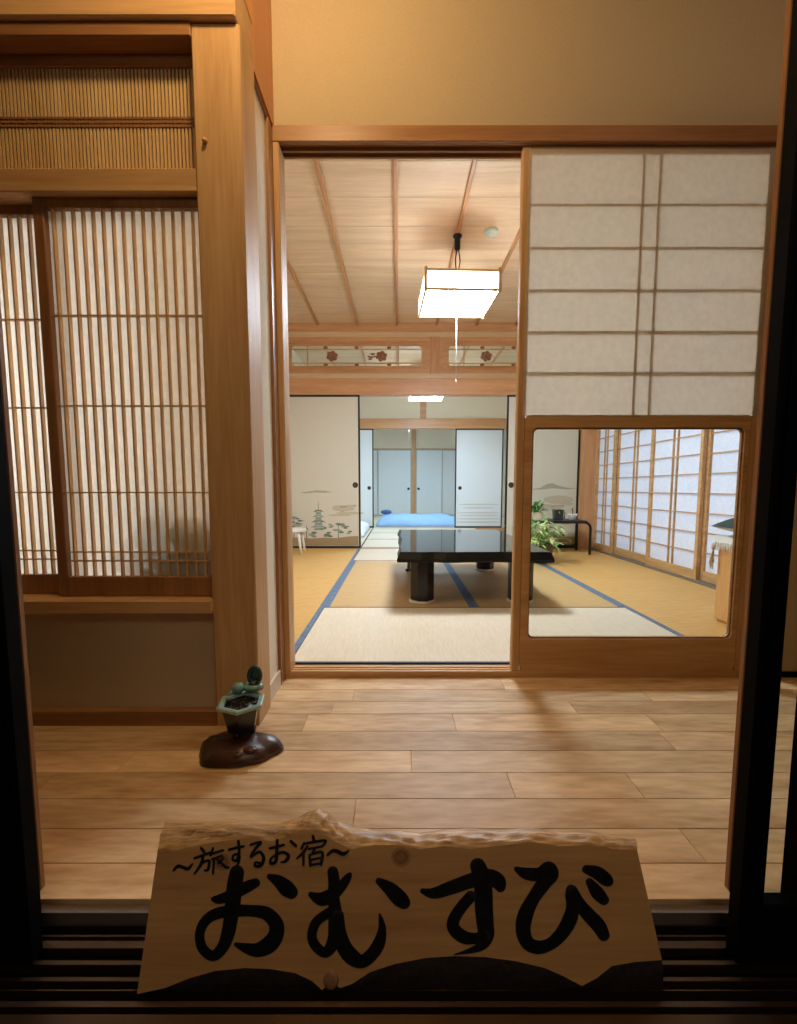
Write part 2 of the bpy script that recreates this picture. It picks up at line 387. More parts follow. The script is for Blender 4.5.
def ring_sq(mb, x0, x1, z0, z1, hx0, hx1, hz0, hz1, r, fn, d0, d1, mi=0, n=5):
    inner = rrect(hx0, hx1, hz0, hz1, r, n)
    outer = []
    for (cx, cz) in ((x1, z1), (x0, z1), (x0, z0), (x1, z0)):
        q = len(outer) // (n + 1)
        for i in range(n + 1):
            t = i / n
            if q == 0: p = (x1, hz1 - r + t * 2 * (z1 - hz1 + r)) if t <= .5 else (x1 - (t - .5) * 2 * (x1 - hx1 + r), z1)
            elif q == 1: p = (hx0 + r - t * 2 * (hx0 + r - x0), z1) if t <= .5 else (x0, z1 - (t - .5) * 2 * (z1 - hz1 + r))
            elif q == 2: p = (x0, hz0 + r - t * 2 * (hz0 + r - z0)) if t <= .5 else (x0 + (t - .5) * 2 * (hx0 + r - x0), z0)
            else: p = (hx1 - r + t * 2 * (x1 - hx1 + r), z0) if t <= .5 else (x1, z0 + (t - .5) * 2 * (hz0 + r - z0))
            if abs(p[0] - cx) < 1e-6 and abs(p[1] - cz) < 1e-6: p = (cx, cz)
            outer.append(p)
    return ring(mb, outer, inner, fn, d0, d1, mi)
XZ = lambda u, w, d: (u, d, w)
YZ = lambda u, w, d: (d, u, w)

# second and third room shells
b = MB(); b.box(-1.45, 2.45, 5.60, 8.46, 2.52, 2.58); struct('ceiling_second_room', b, M['ceil'])
b = MB()
for i in range(-2, 5): b.box(-0.018 + i * .4545 - .013, -0.018 + i * .4545 + .013, 5.62, 8.44, 2.494, 2.52)
struct('trim_17', b, M['redY'])
struct('wall_second_room_left', MB().box(-1.45, -1.38, 5.62, 8.46, -.05, 2.55), M['plaster_grey'])
struct('wall_second_room_right', MB().box(2.34, 2.42, 5.62, 8.46, -.05, 2.55), M['plaster_grey'])
YC = 8.44
struct('wall_second_room_back', MB().box(-1.40, 2.36, YC, YC + .06, 1.945, 2.55), M['plaster_grey'])
b = MB(); b.bbox(-1.40, 2.36, YC - .03, YC + .08, 1.775, 1.95, .004); b.bbox(.385, .495, YC - .012, YC + .05, 1.95, 2.52, .003); struct('trim_18', b, M['redX'])
YD = 12.2
struct('ceiling_third_room', MB().box(-2.2, 2.8, 8.50, YD + .1, 2.52, 2.58), M['ceil'])
struct('wall_third_room_left', MB().box(-2.2, -2.12, 8.50, YD, -.05, 2.55), M['plaster_grey'])
struct('wall_third_room_right', MB().box(2.7, 2.78, 8.50, YD, -.05, 2.55), M['plaster_grey'])
struct('wall_third_room_front', MB().box(-2.2, -1.40, YC + .02, YC + .06, -.05, 2.55).box(2.36, 2.8, YC + .02, YC + .06, -.05, 2.55), M['plaster_grey'])
struct('wall_third_room_back', MB().box(-2.2, 2.8, YD, YD + .06, -.05, 2.55), M['plaster_grey'])
b = MB(); b.bbox(.336, .446, YD - .10, YD + .02, -.04, 2.52, .004); b.bbox(-2.1, 2.7, YD - .06, YD + .01, 1.703, 1.735, .003); struct('trim_19', b, M['redZ'])
# right wall of the main room: sill and head for the paper screens
XR = 2.29
b = MB(); b.bbox(XR - .03, XR + .11, 1.87, 5.50, -.045, .012, .003); struct('trim_20', b, plain('grey_weathered_sill', (120, 112, 100), .6))
b = MB(); b.bbox(XR - .03, XR + .11, 1.87, 5.51, 1.80, 1.92, .003); struct('trim_21', b, M['redY'])
struct('wall_right', MB().box(XR + .0, XR + .08, 1.86, 5.53, 1.92, 2.62), M['plaster_grey'])
struct('wall_right_outer', MB().box(XR + .30, XR + .36, 1.86, 5.6, -.05, 2.62), plain('dark_shutter', (60, 62, 70), .8))

# aluminium entrance sill with its ridged tracks
sill = [(.790, -.034), (.790, -.07), (.782, -.07)]
b = MB(); prof = []
def track(y0, y1, z, mi): b.box(-1.7, 1.7, y0, y1, -.13, z, mi)
track(.5, .79, -.076, 0)
track(.768, .7845, -.040, 1)
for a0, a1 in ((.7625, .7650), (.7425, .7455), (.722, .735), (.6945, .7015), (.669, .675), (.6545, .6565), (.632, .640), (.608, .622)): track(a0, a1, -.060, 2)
track(.54, .60, -.062, 0)
struct('trim_22', b, [M['black_alu'], plain('grey_edge_strip', (112, 100, 94), .5), M['bronze_lit']])

# wooden jamb strips at both ends of the entrance opening
b = MB(); b.bbox(-.72, -.668, .802, .815, FZ, 2.6, .002); b.box(-.72, -.669, .796, .8015, FZ, 2.6, 1); struct('trim_23', b, [M['brnZ'], M['black_alu']])  # black front strip stands in for shade on the jamb's front
b = MB(); b.bbox(.616, .672, .802, .815, FZ, 2.2, .002); b.box(.617, .672, .796, .8015, FZ, 2.2, 1); struct('trim_24', b, [M['brnZ'], M['black_alu']])  # thin black layer paints the shaded front of this jamb
b = MB(); b.box(.775, 1.7, .80, .86, FZ, 2.16); b.box(-1.7, -.75, .80, .86, FZ, 2.16); struct('wall_front', b, M['black_alu'])

# ================================================================== ENTRANCE GLASS DOORS
def glass_door(x_edge, sgn, y0, label, zb=-.05, stile=.058, width=.85):
    t = thing('glass_sliding_panel', (x_edge, y0 + .014, zb), label, 'sliding door', 'black entrance doors')
    def bx(mbx, a, c, z0, z1): mbx.bbox(min(sgn * a, sgn * c), max(sgn * a, sgn * c), -.014, .014, z0, z1, .003)
    s1 = MB(); bx(s1, 0, stile, 0, 2.2); s1.box(*sorted((sgn * .012, sgn * .015)), -.017, -.013, .02, 2.18); s1.build('stile', M['black_alu'], t)
    s2 = MB(); bx(s2, width - stile, width, 0, 2.2); s2.build('stile', M['black_alu'], t)
    r1 = MB(); bx(r1, stile, width - stile, 0, .105); r1.build('bottom_rail', M['black_alu'], t)
    r2 = MB(); bx(r2, stile, width - stile, 2.12, 2.2); r2.build('top_rail', M['black_alu'], t)
    g = MB(); a = sorted((sgn * stile, sgn * (width - stile))); g.box(a[0] - .004, a[1] + .004, -.002, .002, .10, 2.125); g.build('glass_pane', M['glass'], t)
    return t
glass_door(.547, 1, .684, 'black framed glass sliding door at right, front leaf nearest the sign', stile=.038)
glass_door(.673, 1, .732, 'black framed glass sliding door at right, rear leaf behind the front one')
glass_door(-.594, -1, .684, 'black framed glass sliding door at left, front leaf nearest the sign')
glass_door(-.632, -1, .732, 'black framed glass sliding door at left, rear leaf behind the front one')

# ================================================================== LEFT PAPER WINDOWS
def lattice_window(x0, x1, y, label, xs, group='lattice paper windows'):
    z0, z1 = .380, 1.5655
    t = thing('lattice_window', ((x0 + x1) / 2, y, z0), label, 'window', group); cx = (x0 + x1) / 2
    f = MB(); lx0, lx1 = x0 - cx, x1 - cx; H = z1 - z0
    f.bbox(lx0, lx0 + .031, -.013, .013, 0, H, .002); f.bbox(lx1 - .014, lx1, -.013, .013, 0, H, .002)
    f.bbox(lx0 + .031, lx1 - .014, -.012, .012, 0, .062, .002); f.bbox(lx0 + .031, lx1 - .014, -.012, .012, H - .028, H, .002)
    f.build('frame', M['brnZ'], t)
    m = MB()
    for x in xs: m.box(x - cx - .0024, x - cx + .0024, -.0075, .0065, .06, H - .02)
    for z in (1.236, .970, .706, .519, .491): m.box(lx0 + .03, lx1 - .012, -.006, .006, z - z0 - .0022, z - z0 + .0022)
    m.build('muntin_lattice', wood('muntin_wood', (196, 150, 98), (222, 182, 128), 'Z'), t)
    p = MB(); p.add([(lx0 + .02, .008, .05), (lx1 - .006, .008, .05), (lx1 - .006, .008, H - .02), (lx0 + .02, .008, H - .02)], [(0, 1, 2, 3)]); p.build('paper', M['paper_window'], t)
    return t
lattice_window(-1.072, -.572, YL + .048, 'right paper window with vertical wooden lattice, beside the thick corner post', [-1.020 + .0294 * i for i in range(16)])
lattice_window(-1.58, -1.046, YL + .082, 'left paper window with vertical wooden lattice, tucked behind the other lattice window', [-1.53 + .0294 * i for i in range(17)])
t = thing('transom_lattice', (-1.1, YL + .07, 1.62), 'fine vertical slat transom above the lattice paper windows', 'lattice')
f = MB(); f.bbox(-.8, .526, -.02, .02, 0.309, .348, .002); f.bbox(.508, .526, -.02, .02, 0, .309, .002); f.bbox(-.8, .508, -.02, .02, 0, .01, .002); f.build('frame', M['brnX'], t)
m = MB()
for i in range(100): m.box(.50 - i * .0108 - .0031, .50 - i * .0108 + .0031, -.012, -.004, .008, .312)
m.build('slat_lattice', wood('pale_slat_wood', (204, 166, 114), (232, 200, 150), 'Z'), t)
m = MB()
for z in (.154, .165, .176): m.box(-.8, .508, -.0145, -.0125, z - .0028, z + .0028)
m.build('cross_bars', M['brnX'], t)
p = MB(); p.box(-.8, .508, .006, .009, .006, .315); p.build('backing_board', M['hinX'], t)

# plants and a box behind the paper whose shadows fall on it
def rnd_leafball(mb, c, r, n, L, mi=0):
    for _ in range(n):
        d = Vector((random.gauss(0, 1), random.gauss(0, 1), random.gauss(0, 1))).normalized() * r * random.random() ** .4
        leaf(mb, Vector(c) + d, d + Vector((0, 0, .3 * r)), L * random.uniform(.7, 1.2), L * .3, mi)
def leaf(mb, p, d, L, w, mi=0, bend=.25):
    d = Vector(d).normalized(); side = d.cross(Vector((0, 0, 1)))
    if side.length < .1: side = Vector((1, 0, 0))
    side.normalize(); up = side.cross(d)
    R = [(0, .12), (.3, .9), (.55, 1.0), (.8, .6), (1, .02)]; v = []
    for t, k in R:
        c = Vector(p) + d * L * t - Vector((0, 0, 1)) * bend * L * t * t
        v += [c - side * w * k * .5 + up * w * .1 * k, c, c + side * w * k * .5 + up * w * .1 * k]
    F = []
    for i in range(4):
        a = i * 3; F += [[a, a + 1, a + 4, a + 3], [a + 1, a + 2, a + 5, a + 4]]
    mb.add(v, F, mi, True)
t = thing('potted_shrub', (-.73, YL + .145, -.044), 'potted shrub showing as a silhouette through the right lattice window', 'plant')
p = MB(); p.lathe([(.050, 0), (.058, .30), (.060, .42), (.052, .42), (.05, .36)], seg=20); p.build('pot', plain('clay_pot', (120, 72, 48), .8), t)
p = MB(); p.tube([(0, 0, .37), (0, -.03, .46)], .01, 6); p.ball((.01, -.038, .51), .14, .024, .11, 16, fn=lambda d: 1 + .10 * math.sin(9 * d.x + 4 * d.z)); p.ball((-.02, -.038, .645), .055, .022, .06, 14, fn=lambda d: 1 + .12 * math.sin(8 * d.x + 5 * d.z)); p.ball((.085, -.038, .60), .045, .022, .045, 14)
for k in range(70):
    a = random.uniform(0, 3.14); leaf(p, (.01 + .13 * math.cos(a), -.038 + random.uniform(-.012, .012), .53 + .11 * math.sin(a)), (math.cos(a), 0, math.sin(a)), .035, .014)
p.build('foliage', plain('dark_leaf', (40, 70, 36), .6), t)

# ================================================================== SLIDING PAPER DOOR WITH GLASS
t = thing('paper_sliding_screen', (.91, 1.806, -.006), 'tall paper sliding door with a square glass pane in its lower half', 'sliding door')
ox, oz = .91, -.006
def L(x0, x1, y0, y1, z0, z1, mbx, bev=.003): mbx.bbox(x0 - ox, x1 - ox, y0, y1, z0 - oz, z1 - oz, bev)
f = MB()
L(.449, .480, -.012, .018, -.006, 1.944, f); L(1.335, 1.385, -.012, .018, -.006, 1.944, f); f.build('stile', M['hinZ'], t)
f = MB(); ring_sq(f, .480 - ox, 1.335 - ox, -.0055 - oz, .995 - oz, .510 - ox, 1.316 - ox, .125 - oz, .949 - oz, .02, XZ, -.014, .014)
f.build('glass_surround', M['hinX'], t)
f = MB(); ring_sq(f, .500 - ox, 1.323 - ox, .119 - oz, .952 - oz, .516 - ox, 1.310 - ox, .131 - oz, .943 - oz, .02, XZ, -.006, .006)
f.build('glass_bead', M['brnX'], t)
f = MB(); f.box(.505 - ox, 1.318 - ox, -.002, .002, .122 - oz, .949 - oz); f.build('glass_pane', M['glass'], t)
f = MB(); L(.480, 1.335, -.010, .016, 1.916, 1.944, f, .002); f.build('top_rail', M['hinX'], t)
f = MB()
for x in (.884, .944): L(x - .003, x + .003, -.0125, .010, .99, 1.917, f, .001)
for i in range(1, 6): z = .995 + i * (1.885 - .995) / 6.0 + .008; L(.478, 1.337, -.0127, .009, z - .0024, z + .0024, f, .0008)
f.build('muntin_lattice', M['hinX'], t)
f = MB(); n = 24; vs = []; F = []
for j in range(n + 1):
    for i in range(n + 1):
        vs.append((.470 - ox + (1.368 - .470) * i / n, -.0142 - .0005 * math.sin(i * 1.7) * math.sin(j * 1.3), .990 - oz + (1.932 - .990) * j / n))
for j in range(n):
    for i in range(n): a = j * (n + 1) + i; F.append([a, a + 1, a + n + 2, a + n + 1])
f.add(vs, F, 0, True)
f.build('paper', M['paper'], t)

# ================================================================== TATAMI MATS
def tatami(x0, x1, y0, y1, mat, heri, label, along, hw=.03, ends=(1, 1)):
    t = thing('tatami_mat', ((x0 + x1) / 2, (y0 + y1) / 2, -.044), label, 'tatami mat', 'tatami mats')
    a, c = (x1 - x0) / 2 - .0008, (y1 - y0) / 2 - .0008
    s = MB(); s.bbox(-a, a, -c, c, 0, .044, .002); s.build('woven_surface', mat, t)
    for e, on in zip((-1, 1), ends):
        if not on: continue
        h = MB()
        if along == 'X': h.box(-a, a, min(e * c, e * (c - hw)), max(e * c, e * (c - hw)), .02, .0446)
        else: h.box(min(e * a, e * (a - hw)), max(e * a, e * (a - hw)), -c, c, .02, .0446)
        h.build('border', heri, t)
    return t
HB, HK = M['heri_blue'], M['heri_dark']
tatami(-.45, 1.37, 1.862, 2.772, M['tat_sheen'], HK, 'pale tatami mat just inside the doorway threshold', 'X', .016)
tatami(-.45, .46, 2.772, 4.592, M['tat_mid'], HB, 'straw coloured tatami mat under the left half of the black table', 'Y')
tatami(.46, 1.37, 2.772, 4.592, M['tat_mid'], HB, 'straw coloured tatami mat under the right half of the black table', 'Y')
tatami(-.45, 1.37, 4.592, 5.50, M['tat_sheen'], HK, 'pale tatami mat behind the black table at the fusuma threshold', 'X', .014)
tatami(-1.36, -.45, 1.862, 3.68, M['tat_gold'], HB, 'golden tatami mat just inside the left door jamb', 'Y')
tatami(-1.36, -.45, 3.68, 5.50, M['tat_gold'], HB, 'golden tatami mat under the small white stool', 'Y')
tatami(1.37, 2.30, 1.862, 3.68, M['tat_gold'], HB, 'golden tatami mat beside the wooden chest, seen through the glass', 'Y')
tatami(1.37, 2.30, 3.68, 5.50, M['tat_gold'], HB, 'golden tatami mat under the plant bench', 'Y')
tatami(-.45, 1.37, 5.605, 6.53, M['tat_sheen'], HK, 'second room tatami mat next to the threshold', 'X', .018)
tatami(-.45, 1.37, 6.53, 7.46, M['tat_sheen'], HK, 'second room tatami mat, middle of three rows', 'X', .018)
tatami(-.45, 1.37, 7.46, 8.395, M['tat_sheen'], HK, 'second room tatami mat next to the sleeping room', 'X', .018)
tatami(-1.36, -.45, 5.605, 8.395, M['tat_sheen'], HK, 'second room tatami mat under the folded white bedding', 'Y', .018)
tatami(-2.1, 2.7, 8.505, 12.14, M['tat_sheen'], HK, 'tatami mat of the sleeping room under the blue futon', 'Y', .02)

# ================================================================== FUSUMA
def fusuma(x0, x1, y, H, label, pull_x=None, mat='fusuma', group='fusuma panels', z0=.002, pull_z=.755, edge='black_trim'):
    t = thing('fusuma_panel', ((x0 + x1) / 2, y, z0), label, 'sliding door', group); a = (x1 - x0) / 2
    f = MB()
    f.bbox(-a, -a + .022, -.012, .012, 0, H, .002); f.bbox(a - .022, a, -.012, .012, 0, H, .002)
    f.bbox(-a + .022, a - .022, -.012, .012, 0, .026, .002); f.bbox(-a + .022, a - .022, -.012, .012, H - .02, H, .002)
    f.build('edge_frame', M[edge], t)
    p = MB(); p.box(-a + .02, a - .02, -.009, .009, .02, H - .015); p.build('paper_face', M[mat], t)
    if pull_x is not None:
        h = MB(); h.lathe([(.031, 0), (.034, .004), (.028, .006), (.022, .003), (.0005, .0025)], seg=20)
        h.v = [(x, -z - .009, yy) for x, yy, z in h.v]
        h.build('finger_pull', M['pull'], t).location = (pull_x - (x0 + x1) / 2, 0, pull_z - z0)
    return t
fl = fusuma(-1.355, -.452, YB, 1.795, 'painted fusuma with a pagoda landscape, left of the wide opening', -.512)
fr = fusuma(1.268, 2.135, YB, 1.795, 'painted fusuma with a pale mountain, behind the plant bench', 1.335)
fusuma(-1.30, -.45, YC + .012, 1.77, 'white fusuma at the left end of the sleeping room opening', -.53, 'fusuma_white', pull_z=.72)
fusuma(1.02, 1.88, YC + .012, 1.77, 'white fusuma with misty bands, right of the sleeping room opening', 1.11, 'fusuma_white', pull_z=.72)
fusuma(-1.25, -.52, YD - .045, 1.70, 'pale closet door at far left of the sleeping room', None, 'fusuma_white', edge='pale_edge')
fusuma(-.54, .333, YD - .075, 1.70, 'pale closet door left of the sleeping room post', .26, 'fusuma_white', pull_z=.70, edge='pale_edge')
fusuma(.45, 1.14, YD - .075, 1.70, 'pale closet door right of the sleeping room post', .52, 'fusuma_white', pull_z=.70, edge='pale_edge')
fusuma(1.12, 2.0, YD - .045, 1.70, 'pale closet door at far right of the sleeping room', None, 'fusuma_white', edge='pale_edge')

def blob(mb, pts, y, cx, mi=0):
    mb.add([(x - cx, y, z) for x, z in pts], [list(range(len(pts)))], mi)
def ell(cx, cz, rx, rz, n=16, wob=0.0):
    return [(cx + rx * math.cos(2 * math.pi * i / n) * (1 + wob * math.sin(3.1 * i)), cz + rz * math.sin(2 * math.pi * i / n)) for i in range(n)]
P1 = plain('ink_wash_pale', (196, 182, 156), .8); P2 = plain('ink_wash_grey', (170, 164, 146), .8); P3 = plain('ink_wash_teal', (140, 156, 146), .8); P4 = plain('ink_wash_pine', (112, 122, 104), .8); P5 = plain('ink_wash_earth', (160, 136, 100), .8)
# landscape on the left panel
cx = (-1.355 - .452) / 2; m = MB(); y = -.0094
blob(m, [(-1.33, .03), (-.48, .03), (-.48, .145), (-.60, .14), (-.75, .12), (-.9, .125), (-1.05, .115), (-1.2, .13), (-1.33, .12)], y, cx, 4)
blob(m, [(-1.18, .66), (-1.08, .675), (-.98, .69), (-.88, .685), (-.78, .67), (-.86, .662), (-1.0, .665), (-1.1, .655)], y, cx, 1)
blob(m, ell(-.66, .47, .13, .03, 14, .1), y, cx, 0); blob(m, ell(-.72, .49, .07, .025, 14), y - .00005, cx, 0); blob(m, ell(-.58, .42, .17, .016), y - .0001, cx, 0); blob(m, ell(-.70, .395, .14, .012), y, cx, 0); blob(m, ell(-.57, .50, .06, .022, 14), y - .00015, cx, 0)
for k in range(9): blob(m, ell(random.uniform(-.76, -.52), random.uniform(.44, .52), random.uniform(.015, .035), random.uniform(.008, .016), 9), y - .0002 - k * .00002, cx, random.choice((0, 1, 0)))
px = -.955                                                   # pagoda: five tiers and a spire
for i in range(4):
    z = .215 + i * .062; w = .085 - i * .011
    blob(m, [(px - w * .62, z), (px + w * .62, z), (px + w * .58, z + .034), (px - w * .58, z + .034)], y - .0002, cx, 2)
    blob(m, [(px - w * 1.25, z + .03), (px, z + .042), (px + w * 1.25, z + .03), (px + w * .55, z + .058), (px - w * .55, z + .058)], y - .0003, cx, 3 if i % 2 else 2)
blob(m, [(px - .004, .46), (px + .004, .46), (px + .002, .56), (px - .002, .56)], y - .0003, cx, 3)
for (tx, tz, r) in ((-1.24, .36, .07), (-1.29, .30, .06), (-1.18, .31, .06), (-1.25, .26, .09), (-1.12, .22, .07), (-1.04, .16, .08), (-.85, .16, .07), (-.80, .27, .05), (-.70, .27, .07), (-.64, .24, .06), (-.72, .20, .08), (-.60, .19, .05), (-.90, .24, .05)):
    for k in range(4):
        blob(m, ell(tx + random.uniform(-.5, .5) * r, tz + random.uniform(-.35, .35) * r, r * random.uniform(.35, .6), r * random.uniform(.12, .22), 10, .15), y - .0004 - k * .0001, cx, random.choice((2, 3, 3, 2, 1)))
for tx in (-1.25, -1.10, -.72): blob(m, [(tx - .006, .12), (tx + .006, .12), (tx + .004, .36 if tx < -1.2 else .27), (tx - .003, .36 if tx < -1.2 else .27)], y - .0002, cx, 3)
m.build('landscape_painting', [P1, P2, P3, P4, P5], fl)
cx = (1.268 + 2.135) / 2; m = MB()
blob(m, [(1.55, .70), (1.68, .72), (1.76, .765), (1.83, .775), (1.90, .745), (2.02, .72), (2.12, .715), (2.0, .70), (1.84, .715), (1.7, .70)], y, cx, 1)
blob(m, ell(1.9, .58, .18, .05, 16, .1), y, cx, 0); blob(m, ell(1.72, .50, .15, .03, 16, .1), y, cx, 0)
for k in range(10): blob(m, ell(random.uniform(1.5, 2.1), random.uniform(.25, .6), random.uniform(.04, .09), random.uniform(.012, .03), 10, .15), y - .0002 - k * .00005, cx, random.choice((0, 1, 0)))
blob(m, [(1.29, .03), (2.11, .03), (2.11, .14), (1.8, .13), (1.29, .145)], y, cx, 4)
m.build('landscape_painting', [P1, P2, P3, P4, P5], fr)
wf = [o for o in COL.objects if o.get('label', '').startswith('white fusuma with misty')][0]
m = MB(); MISTA = plain('mist_band', (206, 204, 194), .8)
for z, s in ((.42, .38), (.36, .30), (.27, .40), (.22, .36), (.16, .40), (.10, .40)): blob(m, ell(0, z, s, .014, 20), -.0094, 0, 0)
m.build('mist_painting', MISTA, wf)

# ================================================================== TRANSOM CARVINGS
CARVE = plain('carved_dark_wood', (150, 100, 68), .6)
def ranma(x0, x1, hx0, hx1, label, fx):
    t = thing('carved_transom', ((x0 + x1) / 2, YB + .03, 2.045), label, 'transom panel', 'carved transoms'); c = (x0 + x1) / 2
    f = MB(); ring_sq(f, x0 - c, x1 - c, 0, .41, x0 - c + .045, x1 - c - .045, .05, .36, .004, XZ, -.03, .02); f.build('frame', M['redX'], t)
    f = MB(); ring_sq(f, x0 - c + .045, x1 - c - .045, .05, .36, hx0 - c, hx1 - c, .085, .315, .035, XZ, -.012, .006); f.build('panel_board', M['redX'], t)
    f = MB(); ring_sq(f, hx0 - c - .012, hx1 - c + .012, .073, .327, hx0 - c + .004, hx1 - c - .004, .089, .311, .035, XZ, -.018, -.010); f.build('inner_moulding', M['hinX'], t)
    f = MB()
    for z in (.122, .278): f.box(hx0 - c, hx1 - c, -.006, .004, z - .007, z + .007)
    for q in (.12, .82): f.box(hx0 - c + q * (hx1 - hx0) - .006, hx0 - c + q * (hx1 - hx0) + .006, -.006, .004, .085, .315)
    f.build('thin_bars', M['hinX'], t)
    for q in (.26, .5, .75):
        for z in (.105, .297): f = MB(); f.ball((hx0 - c + q * (hx1 - hx0), -.006, z), .028, .012, .018, 10); f.build('bar_knot', CARVE, t)
    for q in fx:
        f = MB(); X = hx0 - c + q * (hx1 - hx0)
        for k in range(6):
            a = k * math.pi / 3 + .3; f.ball((X + .042 * math.cos(a), -.008, .20 + .038 * math.sin(a)), .028, .014, .025, 10)
        f.ball((X, -.014, .20), .026, .014, .024, 10)
        if q > .5:
            f.tube([(X - .06, -.006, .20), (X - .12, -.008, .19), (X - .16, -.006, .20)], .009, 6); f.ball((X - .10, -.006, .225), .03, .008, .014, 8); f.ball((X - .13, -.006, .17), .026, .008, .012, 8)
        f.build('carved_flower', CARVE, t)
    p = MB(); p.box(hx0 - c - .02, hx1 - c + .02, .012, .015, .07, .33); p.build('glass_pane', M['glass'], t)
    return t
ranma(-1.36, .365, -1.24, .27, 'carved wooden transom with two flowers, left of the middle strut', (.31, .69))
ranma(.475, 2.26, .58, 2.10, 'carved wooden transom right of the middle strut, half hidden by the door edge', (.29, .69))

# ================================================================== RIGHT SHOJI SCREENS
def shoji_screen(y0, y1, x, label):
    t = thing('shoji_screen', (x, (y0 + y1) / 2, .012), label, 'paper screen', 'paper screens along the right wall'); a = (y1 - y0) / 2; H = 1.785
    f = MB()
    f.bbox(-.014, .014, -a, -a + .036, 0, H, .002); f.bbox(-.014, .014, a - .036, a, 0, H, .002)
    f.bbox(-.013, .013, -a + .036, a - .036, 0, .075, .002); f.bbox(-.013, .013, -a + .036, a - .036, H - .035, H, .002); f.build('frame', M['hinY'], t)
    m = MB()
    for yy in (-.03, .03): m.box(-.010, .006, yy - .0045, yy + .0045, .07, H - .03)
    for k in range(1, 11): z = .065 + k * .15; m.box(-.0095, .005, -a + .03, a - .03, z - .0045, z + .0045)
    m.build('muntin_lattice', M['hinY'], t)
    p = MB(); p.add([(.008, -a + .02, .065), (.008, a - .02, .065), (.008, a - .02, H - .02), (.008, -a + .02, H - .02)], [(0, 1, 2, 3)]); p.build('paper', M['paper_white'], t)
    return t
YS = [5.46, 5.0, 4.26, 3.555, 2.84, 2.10]
lab = ['narrow paper screen in the far corner, first from the corner post', 'second paper screen from the far corner post, beside the bench end', 'third paper screen from the far corner post', 'fourth paper screen from the corner post, behind the dark cushion', 'nearest paper screen of the row, mostly behind the door frame']
for i in range(5): shoji_screen(YS[i + 1] - .016, YS[i] + (.016 if i not in (0, 3) else (-.02 if i == 0 else -.002)), XR + (.015 if i % 2 == 0 or i == 3 else .052) - (.0 if i != 3 else -.037), lab[i])

# ================================================================== PENDANT LAMPS
FRAME_L = wood('lamp_frame_wood', (196, 150, 96), (222, 180, 124), 'X')
def pendant(loc, ceil, s, col, strength, label, cord_len, rz=0.0, ctop=0):
    t = thing('pendant_lamp', loc, label, 'lamp', 'square pendant lamps', rz)
    a = s / 2; h = .152
    f = MB()
    for z in (0.012, .138):
        for e in (-1, 1):
            f.bbox(-a, a, e * a - .008, e * a + .008, z - .008, z + .008, .002); f.bbox(e * a - .008, e * a + .008, -a, a, z - .008, z + .008, .002)
    for ex in (-1, 1):
        for ey in (-1, 1): f.bbox(ex * a - .011, ex * a + .011, ey * a - .011, ey * a + .011, -.004, h + .006, .002)
    f.build('wooden_frame', FRAME_L, t)
    E1 = emit('lamp_diffuser_glow', col, strength)
    p = MB(); p.box(-a + .010, a - .010, -a + .010, a - .010, .006, .012)
    p.build('bottom_diffuser', E1, t)
    p = MB(); p.box(-a * .94, a * .94, -a * .94, a * .94, h - .010, h - .002); p.build('lid', FRAME_L, t)
    p = MB()
    for e in (-1, 1):
        p.box(-a + .012, a - .012, e * a - e * .004 - .002, e * a - e * .004 + .002, .018, .131)
        p.box(e * a - e * .004 - .002, e * a - e * .004 + .002, -a + .012, a - .012, .018, .131)
    p.build('side_diffuser', emit('lamp_side_glow', col, strength * .30), t)
    p = MB(); p.lathe([(.09, .1505), (.085, .160), (.03, .168), (.02, .185)], seg=20); p.build('top_housing', M['dark_metal'], t)
    c = MB(); dz = ceil - loc[2]
    c.tube([(0, 0, .17), (-.012, .01, .17 + (dz - .17) * .5), (0, 0, dz - .09)], .0045, 8); c.tube([(0, 0, .17), (.022, 0, .17 + (dz - .17) * .45), (.008, 0, dz - .09)], .004, 8); c.build('hanging_cord', M['dark_metal'], t)
    c = MB(); c.lathe([(.02, dz - .10), (.022, dz - .09), (.022, dz - .02), (.034, dz - .012), (.034, dz - .001)], seg=14); c.build('ceiling_rose', M['dark_metal'], t)
    c = MB(); c.tube([(0, 0, .006), (0, 0, -cord_len)], .0022, 6); c.lathe([(.0005, -cord_len - .02), (.005, -cord_len - .016), (.005, -cord_len), (.001, -cord_len + .004)], seg=8); c.build('pull_cord', M['white'], t)
    return t
pendant((.435, 3.62, 2.078), CE - .024, .515, ROOM_COL, ROOM_LAMP, 'square wood framed pendant lamp hanging above the black table', .54, .04)
pendant((.40, 6.95, 2.03), 2.494, .50, BACK_COL, BACK_LAMP, 'square pendant lamp glowing in the second room below the transom beam', .03)
pendant((.22, 10.0, 2.06), 2.52, .50, FAR_COL, FAR_LAMP, 'pendant lamp of the sleeping room, only its pull cord showing', .30)
t = thing('smoke_detector', (.68, 3.605, CE), 'small round white smoke detector on the wooden ceiling', 'detector')
b = MB(); b.lathe([(.052, 0), (.052, -.012), (.046, -.022), (.0005, -.024)], seg=24); b.build('housing', plain('pale_green_plastic', (206, 226, 218), .4), t)
b = MB(); b.lathe([(.02, -.0235), (.018, -.029), (.0005, -.030)], seg=16); b.build('sensor_cap', M['white'], t)

